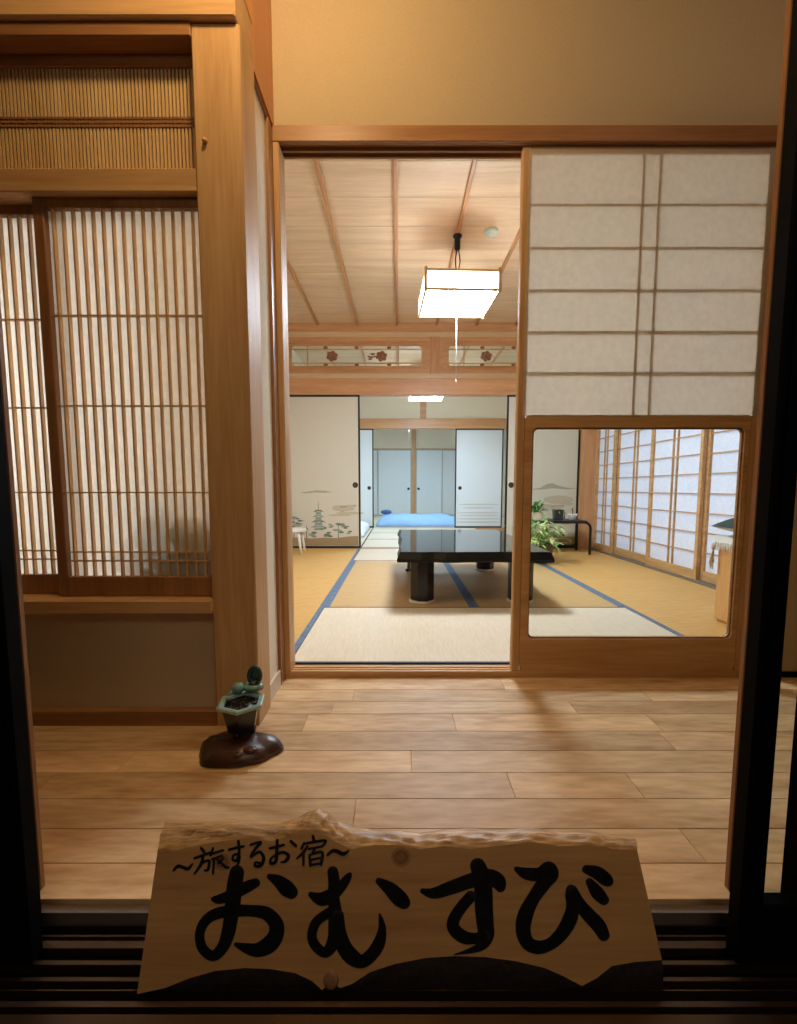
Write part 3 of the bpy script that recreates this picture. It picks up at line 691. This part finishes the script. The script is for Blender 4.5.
# ================================================================== LOW TABLE
t = thing('low_table', (.50, 3.47, .0008), 'low glossy black lacquered table with thick octagonal legs', 'table')
def edge(n, base, amp, seed):
    r = random.Random(seed); return [base + amp * (math.sin(i * .9 + r.random() * 2) + .6 * math.sin(i * 2.3 + seed)) for i in range(n)]
n = 14
loop = []
for i, e in enumerate(edge(n, -.71, .006, 1)): loop.append((-.49 + .90 * i / (n - 1), e))
for i, e in enumerate(edge(n, .405, .006, 2)): loop.append((e, -.70 + 1.49 * (i + .5) / n))
for i, e in enumerate(edge(n, .80, .006, 3)): loop.append((.41 - .90 * i / (n - 1), e))
for i, e in enumerate(edge(n, -.48, .006, 4)): loop.append((e, .79 - 1.49 * (i + .5) / n))
def scale_loop(d): return [(x + (d if x > 0 else -d) * min(1, abs(x) / .44), y + (d if y > 0 else -d) * min(1, abs(y) / .68)) for x, y in loop]
b = MB(); levels = [(0, .338), (.004, .332), (.020, .294), (.018, .276), (-.02, .270)]
V = []; K = len(loop)
for d, z in levels: V += [(x, y, z) for x, y in scale_loop(d)]
b.add(V, [list(range(K))])
F = [[4 * K + i for i in range(K)][::-1]]
for q in range(4):
    for i in range(K): F.append([q * K + i, q * K + (i + 1) % K, (q + 1) * K + (i + 1) % K, (q + 1) * K + i])
b.add(V, F, 1); b.build('tabletop', [M['lacquer'], plain('black_lacquer_edge', (14, 12, 12), .4, spec=.25)], t)
b = MB(); b.bbox(-.34, .29, -.40, -.38, .225, .274, .002); b.bbox(-.34, .29, .34, .36, .225, .274, .002); b.bbox(-.30, -.28, -.38, .34, .225, .274, .002); b.bbox(.23, .25, -.38, .34, .225, .274, .002); b.build('apron', M['lacquer_brown'], t)
for (lx, ly) in ((-.35, -.555), (.275, -.555), (-.35, .59), (.262, .59)):
    b = MB(); b.lathe([(.070, .012), (.079, .02), (.079, .276)], (lx, ly, 0), 8, rot=math.pi / 8, smooth=False); lg = b.build('leg', M['lacquer_brown'], t)
    b = MB(); b.lathe([(.080, 0.0005), (.084, .004), (.080, .012)], (lx, ly, 0), 24); b.build('felt_pad', plain('pale_felt', (206, 196, 180), .9), lg)
b = MB(); b.tube([(-.44, -.555, .20), (-.41, -.555, .20)], .006, 8); b.ball((-.445, -.555, .20), .012, seg=10); b.build('leg_latch', M['dark_metal'], t)

# ================================================================== STOOL
t = thing('stool', (-1.165, 5.12, .001), 'small white stool with round seat in front of the pagoda fusuma', 'stool')
b = MB(); b.lathe([(.0005, .235), (.13, .235), (.145, .242), (.148, .262), (.14, .275), (.0005, .278)], seg=28); b.build('seat', M['white'], t)
for (ex, ey) in ((-1, -1), (1, -1), (-1, 1), (1, 1)):
    b = MB(); b.tube([(ex * .105, ey * .105, 0.001), (ex * .075, ey * .075, .24)], [.013, .017], 10); b.build('leg', M['white'], t)

# ================================================================== PLANT BENCH
BX, BY = 1.70, 5.17
t = thing('plant_bench', (BX, BY, .001), 'low dark metal bench with rounded corners carrying potted plants', 'bench')
def ubend(y):
    h, a, r = .352, .365, .07; P = [(-a, y, 0.002), (-a, y, h - r)]
    for i in range(1, 6): q = math.pi / 2 * i / 5; P.append((-a + r - r * math.cos(q), y, h - r + r * math.sin(q)))
    P.append((a - r, y, h))
    for i in range(1, 6): q = math.pi / 2 * i / 5; P.append((a - r + r * math.sin(q), y, h - r + r * math.cos(q)))
    P.append((a, y, 0.002)); return P
for yy in (-.19, .19): b = MB(); b.tube(ubend(yy), .014, 10); b.build('leg_frame', M['dark_metal'], t)
b = MB(); b.bbox(-.35, .33, -.19, .19, .354, .368, .004); b.build('top_board', plain('dark_bench_board', (52, 46, 42), .45), t)
b = MB(); b.tube([(-.365, .19, .06), (.365, .19, .06)], .010, 8); b.build('stretcher', M['dark_metal'], t)
TZ = .370
LEAF1 = plain('green_leaf', (98, 152, 74), .45, bscale=30, vary=.25); LEAF2 = plain('pale_green_leaf', (168, 192, 110), .45, bscale=30, vary=.25); LEAF3 = plain('cream_green_leaf', (206, 204, 150), .45, bscale=30, vary=.2); SOIL = plain('dark_soil', (32, 24, 20), .95, bump=1, bscale=150)
def sq_pot(mb, w, h, taper=.85):
    a, c = w / 2 * taper, w / 2
    mb.lathe([(a * 1.414, 0), (c * 1.414, h), (c * 1.25, h), (c * 1.2, h - .02)], seg=4, rot=math.pi / 4, smooth=False)
t = thing('potted_plant', (1.515, BY - .06, TZ), 'leafy green plant in a square cream pot on the bench', 'plant')
b = MB(); sq_pot(b, .11, .09); b.build('pot', plain('cream_ceramic', (228, 214, 180), .4), t)
b = MB(); b.box(-.043, .043, -.043, .043, .05, .072); b.build('soil', SOIL, t)
b = MB(); s = MB()
for k in range(46):
    a = random.uniform(0, 6.283); e = random.uniform(.2, 1.3); d = Vector((math.cos(a) * math.cos(e), math.sin(a) * math.cos(e), math.sin(e)))
    p = Vector((0, 0, .08)) + d * random.uniform(.04, .10); leaf(b, p, d + Vector((0, 0, .1)), random.uniform(.07, .11), random.uniform(.035, .05), random.choice((0, 0, 1)), .4); s.tube([(0, 0, .07), p], .002, 5)
b.build('foliage', [LEAF1, LEAF2], t); s.build('stems', LEAF1, t)
t = thing('potted_plant', (1.745, BY - .08, TZ), 'dark square pot with a small spider plant, middle of the bench', 'plant')
b = MB(); sq_pot(b, .095, .115); b.build('pot', plain('black_ceramic', (38, 46, 44), .3), t)
b = MB(); b.box(-.037, .037, -.037, .037, .07, .095); b.build('soil', SOIL, t)
b = MB()
for k in range(16):
    a = random.uniform(0, 6.283); d = Vector((math.cos(a), math.sin(a), random.uniform(.3, 1.2))); leaf(b, (0, 0, .10), d, random.uniform(.05, .09), .014, k % 2, .7)
b.build('foliage', [LEAF1, LEAF2], t)
t = thing('glass_jar', (1.83, BY + .05, TZ), 'clear glass jar on the bench between the dark pot and the white bowl', 'jar')
b = MB(); b.lathe([(.034, 0), (.040, .01), (.040, .075), (.026, .095), (.026, .11), (.023, .11), (.023, .095), (.036, .073), (.036, .012)], seg=20); b.build('jar_body', glass('jar_glass', .12), t)
b = MB(); b.lathe([(.034, .013), (.034, .05)], seg=20); b.build('pebbles', plain('white_pebble', (200, 206, 206), .6, bump=1, bscale=120, vary=.25), t)
t = thing('plant_bowl', (1.925, BY - .03, TZ), 'white bowl with a small brown stem at the right end of the bench', 'plant')
b = MB(); b.lathe([(.028, 0), (.034, .004), (.05, .05), (.054, .066), (.049, .066), (.044, .05)], seg=24); b.build('bowl', M['white'], t)
b = MB(); b.lathe([(.043, .045), (.043, .052), (.001, .055)], seg=20); b.build('soil', SOIL, t)
b = MB(); b.tube([(0, 0, .05), (.004, 0, .09), (0, .004, .135)], [.008, .006, .004], 8); b.tube([(0, 0, .09), (-.012, 0, .12)], .004, 6); b.build('stem', plain('brown_stem', (150, 104, 66), .7), t)
leafs = MB()
for a in (0, 1.4, 2.9, 4.2): leaf(leafs, (0, .004, .13), (math.cos(a), math.sin(a), .5), .03, .014)
leafs.build('foliage', LEAF2, t)
# big trailing plant in a pot on the floor in front of the bench
t = thing('potted_plant', (1.38, 4.48, .001), 'large pale green bushy plant on the floor in front of the bench', 'plant')
b = MB(); b.lathe([(.085, 0), (.095, .01), (.125, .17), (.13, .185), (.118, .185), (.112, .16)], seg=24); b.build('pot', plain('brown_glaze', (92, 70, 52), .35), t)
b = MB(); b.lathe([(.113, .14), (.113, .165), (.001, .17)], seg=20); b.build('soil', SOIL, t)
b = MB(); s = MB()
for k in range(54):
    a = random.uniform(0, 6.283); e = random.uniform(.1, 1.3); R = random.uniform(.16, .38)
    top = Vector((math.cos(a) * math.cos(e) * R, math.sin(a) * math.cos(e) * R, .17 + math.sin(e) * R * .8)); mid = Vector((top.x * .5, top.y * .5, .17 + (top.z - .17) * .75 + .02))
    s.tube([(0, 0, .16), mid, top], .0025, 5)
    for q in range(4):
        p = mid.lerp(top, q / 3); d = Vector((math.cos(a + random.uniform(-1.3, 1.3)), math.sin(a + random.uniform(-1.3, 1.3)), random.uniform(-.3, .7)))
        leaf(b, p, d, random.uniform(.07, .12), random.uniform(.022, .034), random.choice((0, 1, 1, 2)), .4)
b.build('foliage', [LEAF1, LEAF2, LEAF3], t); s.build('stems', LEAF2, t)

# ================================================================== WOODEN CHEST, CLOTH AND CUSHION
t = thing('wooden_chest', (1.975, 2.22, .001), 'orange wooden chest half hidden behind the glass pane right edge', 'chest')
b = MB(); b.bbox(-.25, .25, -.27, .27, .012, .445, .004); b.bbox(-.24, .24, -.26, .26, 0, .012, .001); b.build('body', wood('orange_pine', (206, 150, 90), (224, 174, 112), 'Z'), t)
b = MB(); b.bbox(-.255, .255, -.275, .275, .445, .463, .003); b.build('top_board', wood('orange_pine_top', (206, 150, 90), (224, 174, 112), 'Y'), t)
t = thing('table_runner', (1.975, 2.22, .465), 'white fringed cloth draped over the wooden chest', 'cloth')
b = MB(); b.bbox(-.262, .262, -.2, .279, 0, .003, .001); b.bbox(-.266, -.262, -.2, .279, -.035, .003, .0005); b.bbox(-.262, .262, .279, .283, -.035, .003, .0005); b.build('cloth', plain('white_cotton', (234, 232, 226), .9, bump=.4, bscale=500), t)
b = MB()
for k in range(26):
    yy = -.195 + k * .0185; b.tube([(-.265, yy, -.03), (-.268, yy + .003, -.075)], [.006, .003], 6)
b.build('fringe', plain('white_tassel', (238, 234, 226), .9), t)
b = MB(); b.ball((-.275, .272, -.06), .012, .012, .02, 10)
for k in range(7): b.tube([(-.275, .272, -.07), (-.28 + k * .004 - .01, .275, -.15 - (k % 3) * .015)], [.004, .003], 5)
b.build('corner_tassel', plain('brown_white_tassel', (220, 206, 184), .9, vary=.4, bscale=80), t)
t = thing('cushion', (1.93, 2.27, .469), 'dark green cushion with pale underside resting on the white cloth', 'cushion')
def cush(d): return 1.0
b = MB(); V = []; F = []; n = 24
for j in range(n + 1):
    for i in range(n + 1):
        u, w = -1 + 2 * i / n, -1 + 2 * j / n; k = (1 - abs(u) ** 2.6) * (1 - abs(w) ** 2.6)
        V.append((u * .26, w * .22, .020 + .108 * max(0, k) ** .6 + .03 * u * u))
for j in range(n):
    for i in range(n): a = j * (n + 1) + i; F.append([a, a + 1, a + n + 2, a + n + 1])
b.add(V, F, 0, True); b.build('top_cover', plain('dark_green_cloth', (46, 62, 58), .8, bump=.3, bscale=300), t)
b = MB(); V2 = []
for j in range(n + 1):
    for i in range(n + 1):
        u, w = -1 + 2 * i / n, -1 + 2 * j / n; k = (1 - abs(u) ** 2.6) * (1 - abs(w) ** 2.6)
        V2.append((u * .26, w * .22, .019 - .018 * max(0, k) ** .5 + .03 * u * u))
b.add(V2, F, 0, True); b.build('underside', plain('pale_cloth', (206, 204, 196), .85), t)

# ================================================================== BEDDING
def futon(name, loc, sx, sy, h, rgb, label, fold, seed, rz=0):
    t = thing(name, loc, label, 'bedding', None, rz); r = random.Random(seed)
    ph = [r.uniform(0, 6) for _ in range(6)]; n = 36
    b = MB(); V = []; F = []
    for j in range(n + 1):
        for i in range(n + 1):
            u, w = -1 + 2 * i / n, -1 + 2 * j / n; k = max(0, (1 - abs(u) ** 6) * (1 - abs(w) ** 6)) ** .45
            wr = .012 * math.sin(7 * u + ph[0] + 3 * w) + .010 * math.sin(11 * w + ph[1] - 4 * u) + .006 * math.sin(19 * u + ph[2])
            V.append((u * sx / 2, w * sy / 2, .004 + k * (h + wr * fold)))
    for j in range(n):
        for i in range(n): a = j * (n + 1) + i; F.append([a, a + 1, a + n + 2, a + n + 1])
    b.add(V, F, 0, True)
    B = [i for i in range(n + 1)] + [i * (n + 1) + n for i in range(1, n + 1)] + [n * (n + 1) + i for i in range(n - 1, -1, -1)] + [i * (n + 1) for i in range(n - 1, 0, -1)]
    b.f.append(B[::-1]); b.m.append(0); b.sm.append(False)
    b.build('quilt', plain(name + '_cotton', rgb, .9, bump=.4, bscale=120, vary=.04), t)
    return t
t = futon('futon', (.42, 10.05, .001), 1.72, 2.8, .11, (158, 198, 242), 'blue white futon laid out on the sleeping room floor', 1, 3)
b = MB(); b.ball((0, 0, .19), .30, .16, .06, 18, fn=lambda d: 1 + .06 * math.sin(5 * d.x) * d.z); pl = b.build('pillow', plain('dark_blue_cover', (60, 96, 150), .85), t); pl.location = (-.70, .55, 0); pl.scale = (.42, .8, .9)
futon('folded_futon', (-.83, 7.45, .001), .66, 1.5, .16, (226, 232, 238), 'white folded bedding at the left of the second room', 1, 5)

# ================================================================== CERAMIC PLANTER ON BURL SLAB
GREEN = plain('teal_glaze', (120, 158, 146), .22, bscale=40, vary=.35, spec=.7); DKG = plain('dark_teal_glaze', (44, 70, 62), .2, bscale=40, vary=.3, spec=.7)
BURL = wood('dark_burl_wood', (36, 21, 15), (84, 50, 33), 'X', rough=.34, scale=2.5, cross=8)
t = thing('burl_slab', (-.456, 1.262, FZ), 'dark polished burl wood slab on the veranda floor under the planter', 'stand')
b = MB(); V = []; F = []; K = 40
for (s_, z) in ((.95, .001), (1.0, .005), (.96, .016), (.84, .030), (.6, .041), (.3, .0435)):
    for k in range(K):
        q = 2 * math.pi * k / K; rr = 1 + .06 * math.sin(3 * q + 1) + .04 * math.sin(5 * q) + .02 * math.sin(9 * q + 2)
        V.append((.118 * s_ * rr * math.cos(q), .082 * s_ * rr * math.sin(q), z + (.002 * math.sin(4 * q) if z > .02 else 0)))
for q in range(5):
    for k in range(K): F.append([q * K + k, q * K + (k + 1) % K, (q + 1) * K + (k + 1) % K, (q + 1) * K + k])
F += [[5 * K + k for k in range(K)], list(range(K))[::-1]]
b.add(V, F, 0, True); b.ball((.05, -.05, .036), .02, .014, .008, 12); b.ball((.02, -.065, .03), .014, .01, .008, 12); b.ball((-.07, .01, .035), .022, .015, .008, 12); b.build('slab', BURL, t)
PZ = FZ + .044
t = thing('ceramic_planter', (-.452, 1.285, PZ), 'hexagonal dark ceramic planter with teal rim and coiled figure, on burl slab', 'planter')
b = MB(); b.lathe([(.034, .012), (.040, .014), (.052, .070), (.057, .090), (.050, .090), (.046, .075)], seg=6, rot=math.pi / 6 + .15, smooth=False); b.build('pot_body', plain('black_brown_glaze', (20, 17, 17), .22, spec=.7, vary=.25, bscale=50), t)
b = MB(); b.lathe([(.050, .087), (.070, .088), (.071, .096), (.066, .099), (.054, .096), (.051, .087)], seg=6, rot=math.pi / 6 + .15, smooth=False); b.build('rim', plain('lit_teal_glaze', (156, 190, 180), .2, bscale=40, vary=.25, spec=.7), t)  # rim glaze lightened to carry the light falling on it
b = MB(); b.lathe([(.050, .083), (.050, .087), (.02, .091), (.001, .091)], seg=6, rot=math.pi / 6 + .15)
for k in range(40): q = random.uniform(0, 6.28); r_ = .042 * math.sqrt(random.random()); b.ball((r_ * math.cos(q), r_ * math.sin(q), .090), .005, .005, .004, 6)
b.build('gravel', plain('black_gravel', (22, 21, 24), .4, vary=.4), t)
for k in range(3):
    q = k * 2.094 + .3; b = MB(); b.lathe([(.010, 0), (.012, .004), (.013, .016)], (.026 * math.cos(q), .026 * math.sin(q), 0), 10); b.build('foot', M['lacquer_brown'], t)
b = MB(); b.ball((-.026, .050, .113), .019, .018, .018, 16); b.tube([(-.026, .055, .10), (-.044, .045, .102), (-.052, .03, .097)], [.009, .008, .005], 8); b.build('round_figure', GREEN, t)
b = MB()
P = [(.018 + .022 * math.cos(a), .055 + .013 * math.sin(a), .112 + .004 * a / 6.28) for a in [i * .45 for i in range(22)]]
b.tube(P, .009, 8); b.build('coiled_body', GREEN, t)
b = MB(); P = [(.022 + .0175 * math.cos(a), .058 + .004 * math.sin(a), .148 + .024 * math.sin(a)) for a in [-1.2 + i * .37 for i in range(18)]]
b.tube(P, [.006] * 17 + [.004], 8); b.ball((.022, .060, .148), .013, .004, .018, 12); b.build('loop_head', DKG, t)

# ================================================================== SIGNBOARD
c_, s_ = math.cos(PITCH), math.sin(PITCH)
B0 = Vector((0, .642, -.0595)); B1 = Vector((0, .753, .145)); UPV = (B1 - B0).normalized(); NRM = Vector((0, -UPV.z, UPV.y))
def meas(px, py, off=0.0):              # position measured on the photograph -> place (u, v) on the board's face, in metres
    d = Vector(((px - 398.5) / F_PX, c_ - (py - 531.5) / F_PX * s_, -s_ - (py - 531.5) / F_PX * c_))
    o = Vector((0, 0, CAM_H)); q = B0 + NRM * off
    k = (q - o).dot(NRM) / d.dot(NRM); p = o + d * k - q
    return p.x, p.dot(UPV)
tilt = math.atan2(B1.y - B0.y, B1.z - B0.z)
t = thing('signboard', tuple(B0), 'live edge wooden signboard with black brush lettering, leaning in the entrance track', 'sign')
t.rotation_euler = (-tilt, 0, 0)        # local z runs up the face, local -y out of it
TH = .036
top_back = [meas(*p, -TH * .75) for p in ((165, 822), (185, 824), (205, 822), (230, 820), (255, 823), (280, 822), (297, 818), (308, 812), (318, 809), (328, 813), (337, 821), (352, 826), (375, 831), (400, 831), (420, 834), (445, 830), (470, 829), (500, 831), (530, 828), (560, 832), (590, 831), (612, 836), (634, 836))]
top_front = [meas(*p) for p in ((157, 855), (178, 850), (200, 845), (222, 841), (248, 838), (272, 841), (288, 836), (302, 832), (314, 831), (326, 836), (338, 843), (352, 849), (375, 845), (398, 845), (420, 849), (445, 846), (470, 849), (498, 846), (530, 842), (560, 846), (590, 845), (612, 849), (637, 850))]
bot_front = [meas(*p) for p in ((137, 994), (165, 988), (190, 978), (215, 971), (245, 968), (270, 969), (295, 973), (312, 981), (322, 990), (331, 982), (340, 988), (352, 984), (370, 972), (395, 964), (425, 958), (455, 956), (485, 957), (515, 961), (545, 968), (565, 977), (582, 986), (597, 978), (612, 966), (635, 962), (662, 960))]
bot_back = [(u * 1.0, .0015 + .001 * math.sin(i * 2)) for i, (u, v) in enumerate(bot_front)]
b = MB()
nt_, nb_ = len(top_front), len(bot_front)
poly = top_front + bot_front[::-1]
b.add([(u, 0, v) for u, v in poly], [list(range(len(poly)))], 0)
b.add([(u, TH, v) for u, v in top_back] + [(u, TH, v) for u, v in bot_back[::-1]], [list(range(nt_ + nb_))[::-1]], 0)
for e in (0, -1):
    q = [(top_front[e][0], 0, top_front[e][1]), (top_back[e][0], TH * .75, top_back[e][1]), (top_back[e][0], TH, top_back[e][1]), (bot_back[e][0], TH, bot_back[e][1]), (bot_back[e][0], TH * .45, bot_back[e][1]), (bot_front[e][0], 0, bot_front[e][1])]
    b.add(q, [list(range(6))], 0)
b.add([(u, TH * .75, v) for u, v in top_back] + [(u, TH, v) for u, v in top_back], [[i, i + 1, nt_ + i + 1, nt_ + i] for i in range(nt_ - 1)], 0)
BOARD = wood('signboard_face_wood', (158, 116, 66), (192, 150, 94), 'X', rough=.5, scale=1.2)
b.build('board', BOARD, t)
b = MB(); rows = 7; V = []
def dens(P):
    R = []
    for i in range(len(P) - 1):
        for k in range(4): f_ = k / 4; R.append((P[i][0] * (1 - f_) + P[i + 1][0] * f_, P[i][1] * (1 - f_) + P[i + 1][1] * f_))
    return R + [P[-1]]
A, Bk = dens(top_front), dens(top_back); K = len(A)
for j in range(rows + 1):
    f_ = j / rows
    for i in range(K):
        w = math.sin(math.pi * f_); wig = .0016 * math.sin(i * .7 + j * 1.9) + .0012 * math.sin(i * 1.63 - j)
        V.append((A[i][0] * (1 - f_) + Bk[i][0] * f_, TH * .75 * f_ ** 1.15 - w * (.004 + wig), A[i][1] * (1 - f_) + Bk[i][1] * f_ + w * wig))
b.add(V, [[j * K + i, j * K + i + 1, (j + 1) * K + i + 1, (j + 1) * K + i] for j in range(rows) for i in range(K - 1)], 0, True)
b.build('live_edge', wood('live_edge_highlight_wood', (100, 62, 34), (236, 192, 130), 'X', rough=.45, scale=3.0, cross=12), t)  # dark ring grain, with highlights painted in as pale streaks
b = MB(); V = []; A, Bk = dens(bot_front), dens(bot_back); K = len(A)
for j in range(6):
    f_ = j / 5
    for i in range(K):
        w = math.sin(math.pi * f_); V.append((A[i][0] * (1 - f_) + Bk[i][0] * f_, TH * .45 * f_ - w * (.003 + .0012 * math.sin(i * .8 + j)), A[i][1] * (1 - f_) + Bk[i][1] * f_))
V += [(u, TH, .0015) for u, v in Bk]
b.add(V, [[j * K + i, j * K + i + 1, (j + 1) * K + i + 1, (j + 1) * K + i] for j in range(6) for i in range(K - 1)], 0, True)
b.build('bark_edge', plain('dark_bark', (40, 30, 26), .6, bump=.6, bscale=90, vary=.4), t)
b = MB(); u, v = meas(331, 980); b.ball((u, -.0005, v), .012, .003, .012, 16); b.build('knot', wood('pale_knot_wood', (120, 84, 60), (150, 110, 80), 'Z'), t)
KM = [plain('knot_outer', (152, 110, 64), .6), plain('knot_ring', (124, 84, 50), .6), plain('knot_core', (134, 94, 56), .6)]
for (px, py, r_) in ((401, 857, .014), (222, 862, .012)):
    u, v = meas(px, py); b = MB()
    for rr in (1.0, .72, .42): b.add([(u + r_ * 1.2 * rr * math.cos(a * .3927), -.0003 - .0001 / rr, v + r_ * rr * math.sin(a * .3927)) for a in range(16)], [list(range(16))], int(rr < .9) + int(rr < .5))
    b.build('wood_knot', KM, t)

def brush(mb, pts, off, e=0):
    P = []
    pts = [(p[0], p[1], p[2]) for p in pts]
    for i in range(len(pts) - 1):
        p0, p1, p2, p3 = pts[max(i - 1, 0)], pts[i], pts[i + 1], pts[min(i + 2, len(pts) - 1)]
        for k in range(6):
            s = k / 6.0
            P.append(tuple(.5 * (2 * p1[q] + (p2[q] - p0[q]) * s + (2 * p0[q] - 5 * p1[q] + 4 * p2[q] - p3[q]) * s * s + (3 * p1[q] - p0[q] - 3 * p2[q] + p3[q]) * s ** 3) for q in range(3)))
    P.append(pts[-1])
    def put(px, py): u, v = meas(px, py); return (u, off, v)
    V = []
    for i, (x, y, r) in enumerate(P):
        a, c = P[max(i - 1, 0)], P[min(i + 1, len(P) - 1)]; dx, dy = c[0] - a[0], c[1] - a[1]; l = math.hypot(dx, dy) or 1; r = max(r, .2)
        V += [put(x - dy / l * r, y + dx / l * r), put(x + dy / l * r, y - dx / l * r)]
    mb.add(V, [[2 * i, 2 * i + 1, 2 * i + 3, 2 * i + 2] for i in range(len(P) - 1)])
    for (x, y, r) in P[::2] + [P[-1]]:
        mb.add([put(x + max(r, .2) * math.cos(a * .449), y + max(r, .2) * math.sin(a * .449)) for a in range(14)], [list(range(14))])
def glyph(name, ox, oy, sc, strokes, dw=None):
    b = MB()
    for i, st in enumerate(strokes):
        brush(b, [(ox + p[0] / sc, oy + p[1] / sc, (p[2] if len(p) > 2 else dw) / sc) for p in st], -.0006 - .00004 * i)
    b.build(name, M['ink'], t)
glyph('brush_character', 180, 850, 6.13, [
    [(205, 300, 16), (245, 300, 30), (330, 268, 34), (410, 225, 36), (465, 200, 28)],
    [(350, 135, 44), (335, 220, 48), (325, 320, 48), (312, 420, 44), (295, 510, 42), (262, 595, 36), (205, 648, 33), (145, 610, 32), (122, 545, 30), (130, 480, 30), (170, 420, 32), (240, 385, 36), (340, 372, 38), (440, 372, 36), (530, 388, 42), (588, 450, 46), (588, 520, 48), (545, 580, 52), (475, 612, 44), (405, 600, 32), (345, 578, 14)],
    [(550, 162, 18), (605, 190, 38), (655, 235, 50), (682, 258, 42)]])
glyph('brush_character', 295, 850, 6.13, [
    [(98, 272, 18), (160, 300, 42), (225, 275, 42), (285, 220, 32), (322, 170, 24), (338, 148, 12)],
    [(232, 132, 34), (240, 200, 36), (236, 280, 36), (245, 360, 40), (248, 450, 44), (240, 550, 42), (190, 628, 32), (130, 590, 32), (104, 530, 30), (122, 455, 30), (165, 410, 30), (225, 378, 34)],
    [(265, 400, 36), (272, 500, 42), (300, 590, 48), (350, 655, 50), (410, 682, 42), (470, 640, 40), (515, 570, 38), (534, 490, 26), (528, 430, 16), (518, 390, 6)],
    [(515, 190, 22), (580, 235, 42), (640, 295, 50), (668, 322, 40)]])
glyph('brush_character', 410, 850, 7.245, [
    [(92, 296, 20), (170, 312, 40), (290, 275, 50), (430, 225, 54), (560, 195, 60), (635, 225, 58), (655, 270, 36)],
    [(490, 112, 56), (520, 200, 66), (532, 300, 66), (535, 420, 66), (545, 540, 62), (552, 620, 56), (520, 690, 36), (430, 730, 20), (320, 756, 4)],
    [(440, 335, 42), (375, 410, 42), (318, 500, 44), (318, 570, 46), (390, 630, 48), (470, 640, 42), (540, 625, 46)]])
glyph('brush_character', 505, 850, 6.64, [
    [(76, 126, 18), (140, 155, 40), (230, 160, 46), (290, 118, 44), (318, 165, 38), (255, 225, 48), (185, 325, 44), (135, 430, 52), (120, 530, 50), (150, 615, 46), (220, 645, 46), (300, 622, 42), (370, 560, 46), (425, 470, 50), (448, 380, 44), (436, 300, 38), (438, 262, 34)],
    [(445, 270, 38), (490, 350, 40), (550, 425, 46), (620, 500, 48), (655, 565, 40)],
    [(540, 128, 30), (610, 150, 44), (670, 195, 44), (690, 212, 28)],
    [(560, 210, 26), (610, 280, 44), (655, 330, 36)]])
glyph('small_lettering', 160, 820, 3.985, [
    [(55, 200, 5), (72, 184, 7), (92, 188, 7), (112, 194, 7), (130, 175, 4)],
    [(165, 112, 6), (176, 126, 6)], [(138, 152, 5), (172, 140, 6), (205, 128, 5)], [(172, 142, 6), (166, 172, 7), (138, 214, 4)], [(172, 168, 5), (196, 162, 6), (192, 196, 6), (178, 200, 4)],
    [(212, 112, 5), (202, 140, 5)], [(208, 134, 5), (252, 120, 5)], [(208, 156, 5), (248, 142, 5)], [(216, 156, 6), (212, 212, 5)], [(228, 155, 5), (262, 186, 6), (275, 188, 4)], [(252, 152, 5), (234, 172, 5)],
    [(275, 118, 5), (305, 110, 6), (334, 104, 5)], [(313, 84, 6), (316, 130, 6), (306, 160, 6), (290, 156, 5), (296, 138, 5), (316, 140, 6), (312, 172, 5), (296, 190, 3)],
    [(362, 98, 5), (402, 88, 6), (382, 112, 6), (362, 146, 5), (396, 126, 6), (414, 150, 7), (402, 180, 7), (380, 182, 6), (382, 168, 5), (400, 172, 5)],
    [(438, 112, 5), (466, 106, 6), (494, 98, 5)], [(468, 80, 6), (466, 124, 7), (462, 164, 7), (442, 172, 6), (446, 150, 5), (486, 128, 6), (512, 140, 7), (502, 162, 7), (482, 168, 3)], [(522, 84, 6), (542, 102, 6)],
    [(610, 64, 6), (614, 82, 6)], [(574, 92, 5), (564, 114, 5)], [(574, 94, 5), (618, 86, 6), (660, 82, 6), (648, 104, 4)], [(588, 104, 5), (570, 130, 6), (546, 152, 4)], [(572, 130, 6), (572, 178, 5)],
    [(594, 114, 5), (646, 104, 5)], [(620, 110, 5), (606, 134, 5)], [(596, 138, 5), (600, 180, 6)], [(596, 138, 5), (646, 128, 6), (642, 176, 6)], [(602, 158, 5), (640, 150, 5)], [(602, 178, 5), (640, 172, 5)],
    [(668, 138, 5), (688, 122, 7), (708, 124, 8), (730, 134, 8), (752, 122, 4)]])
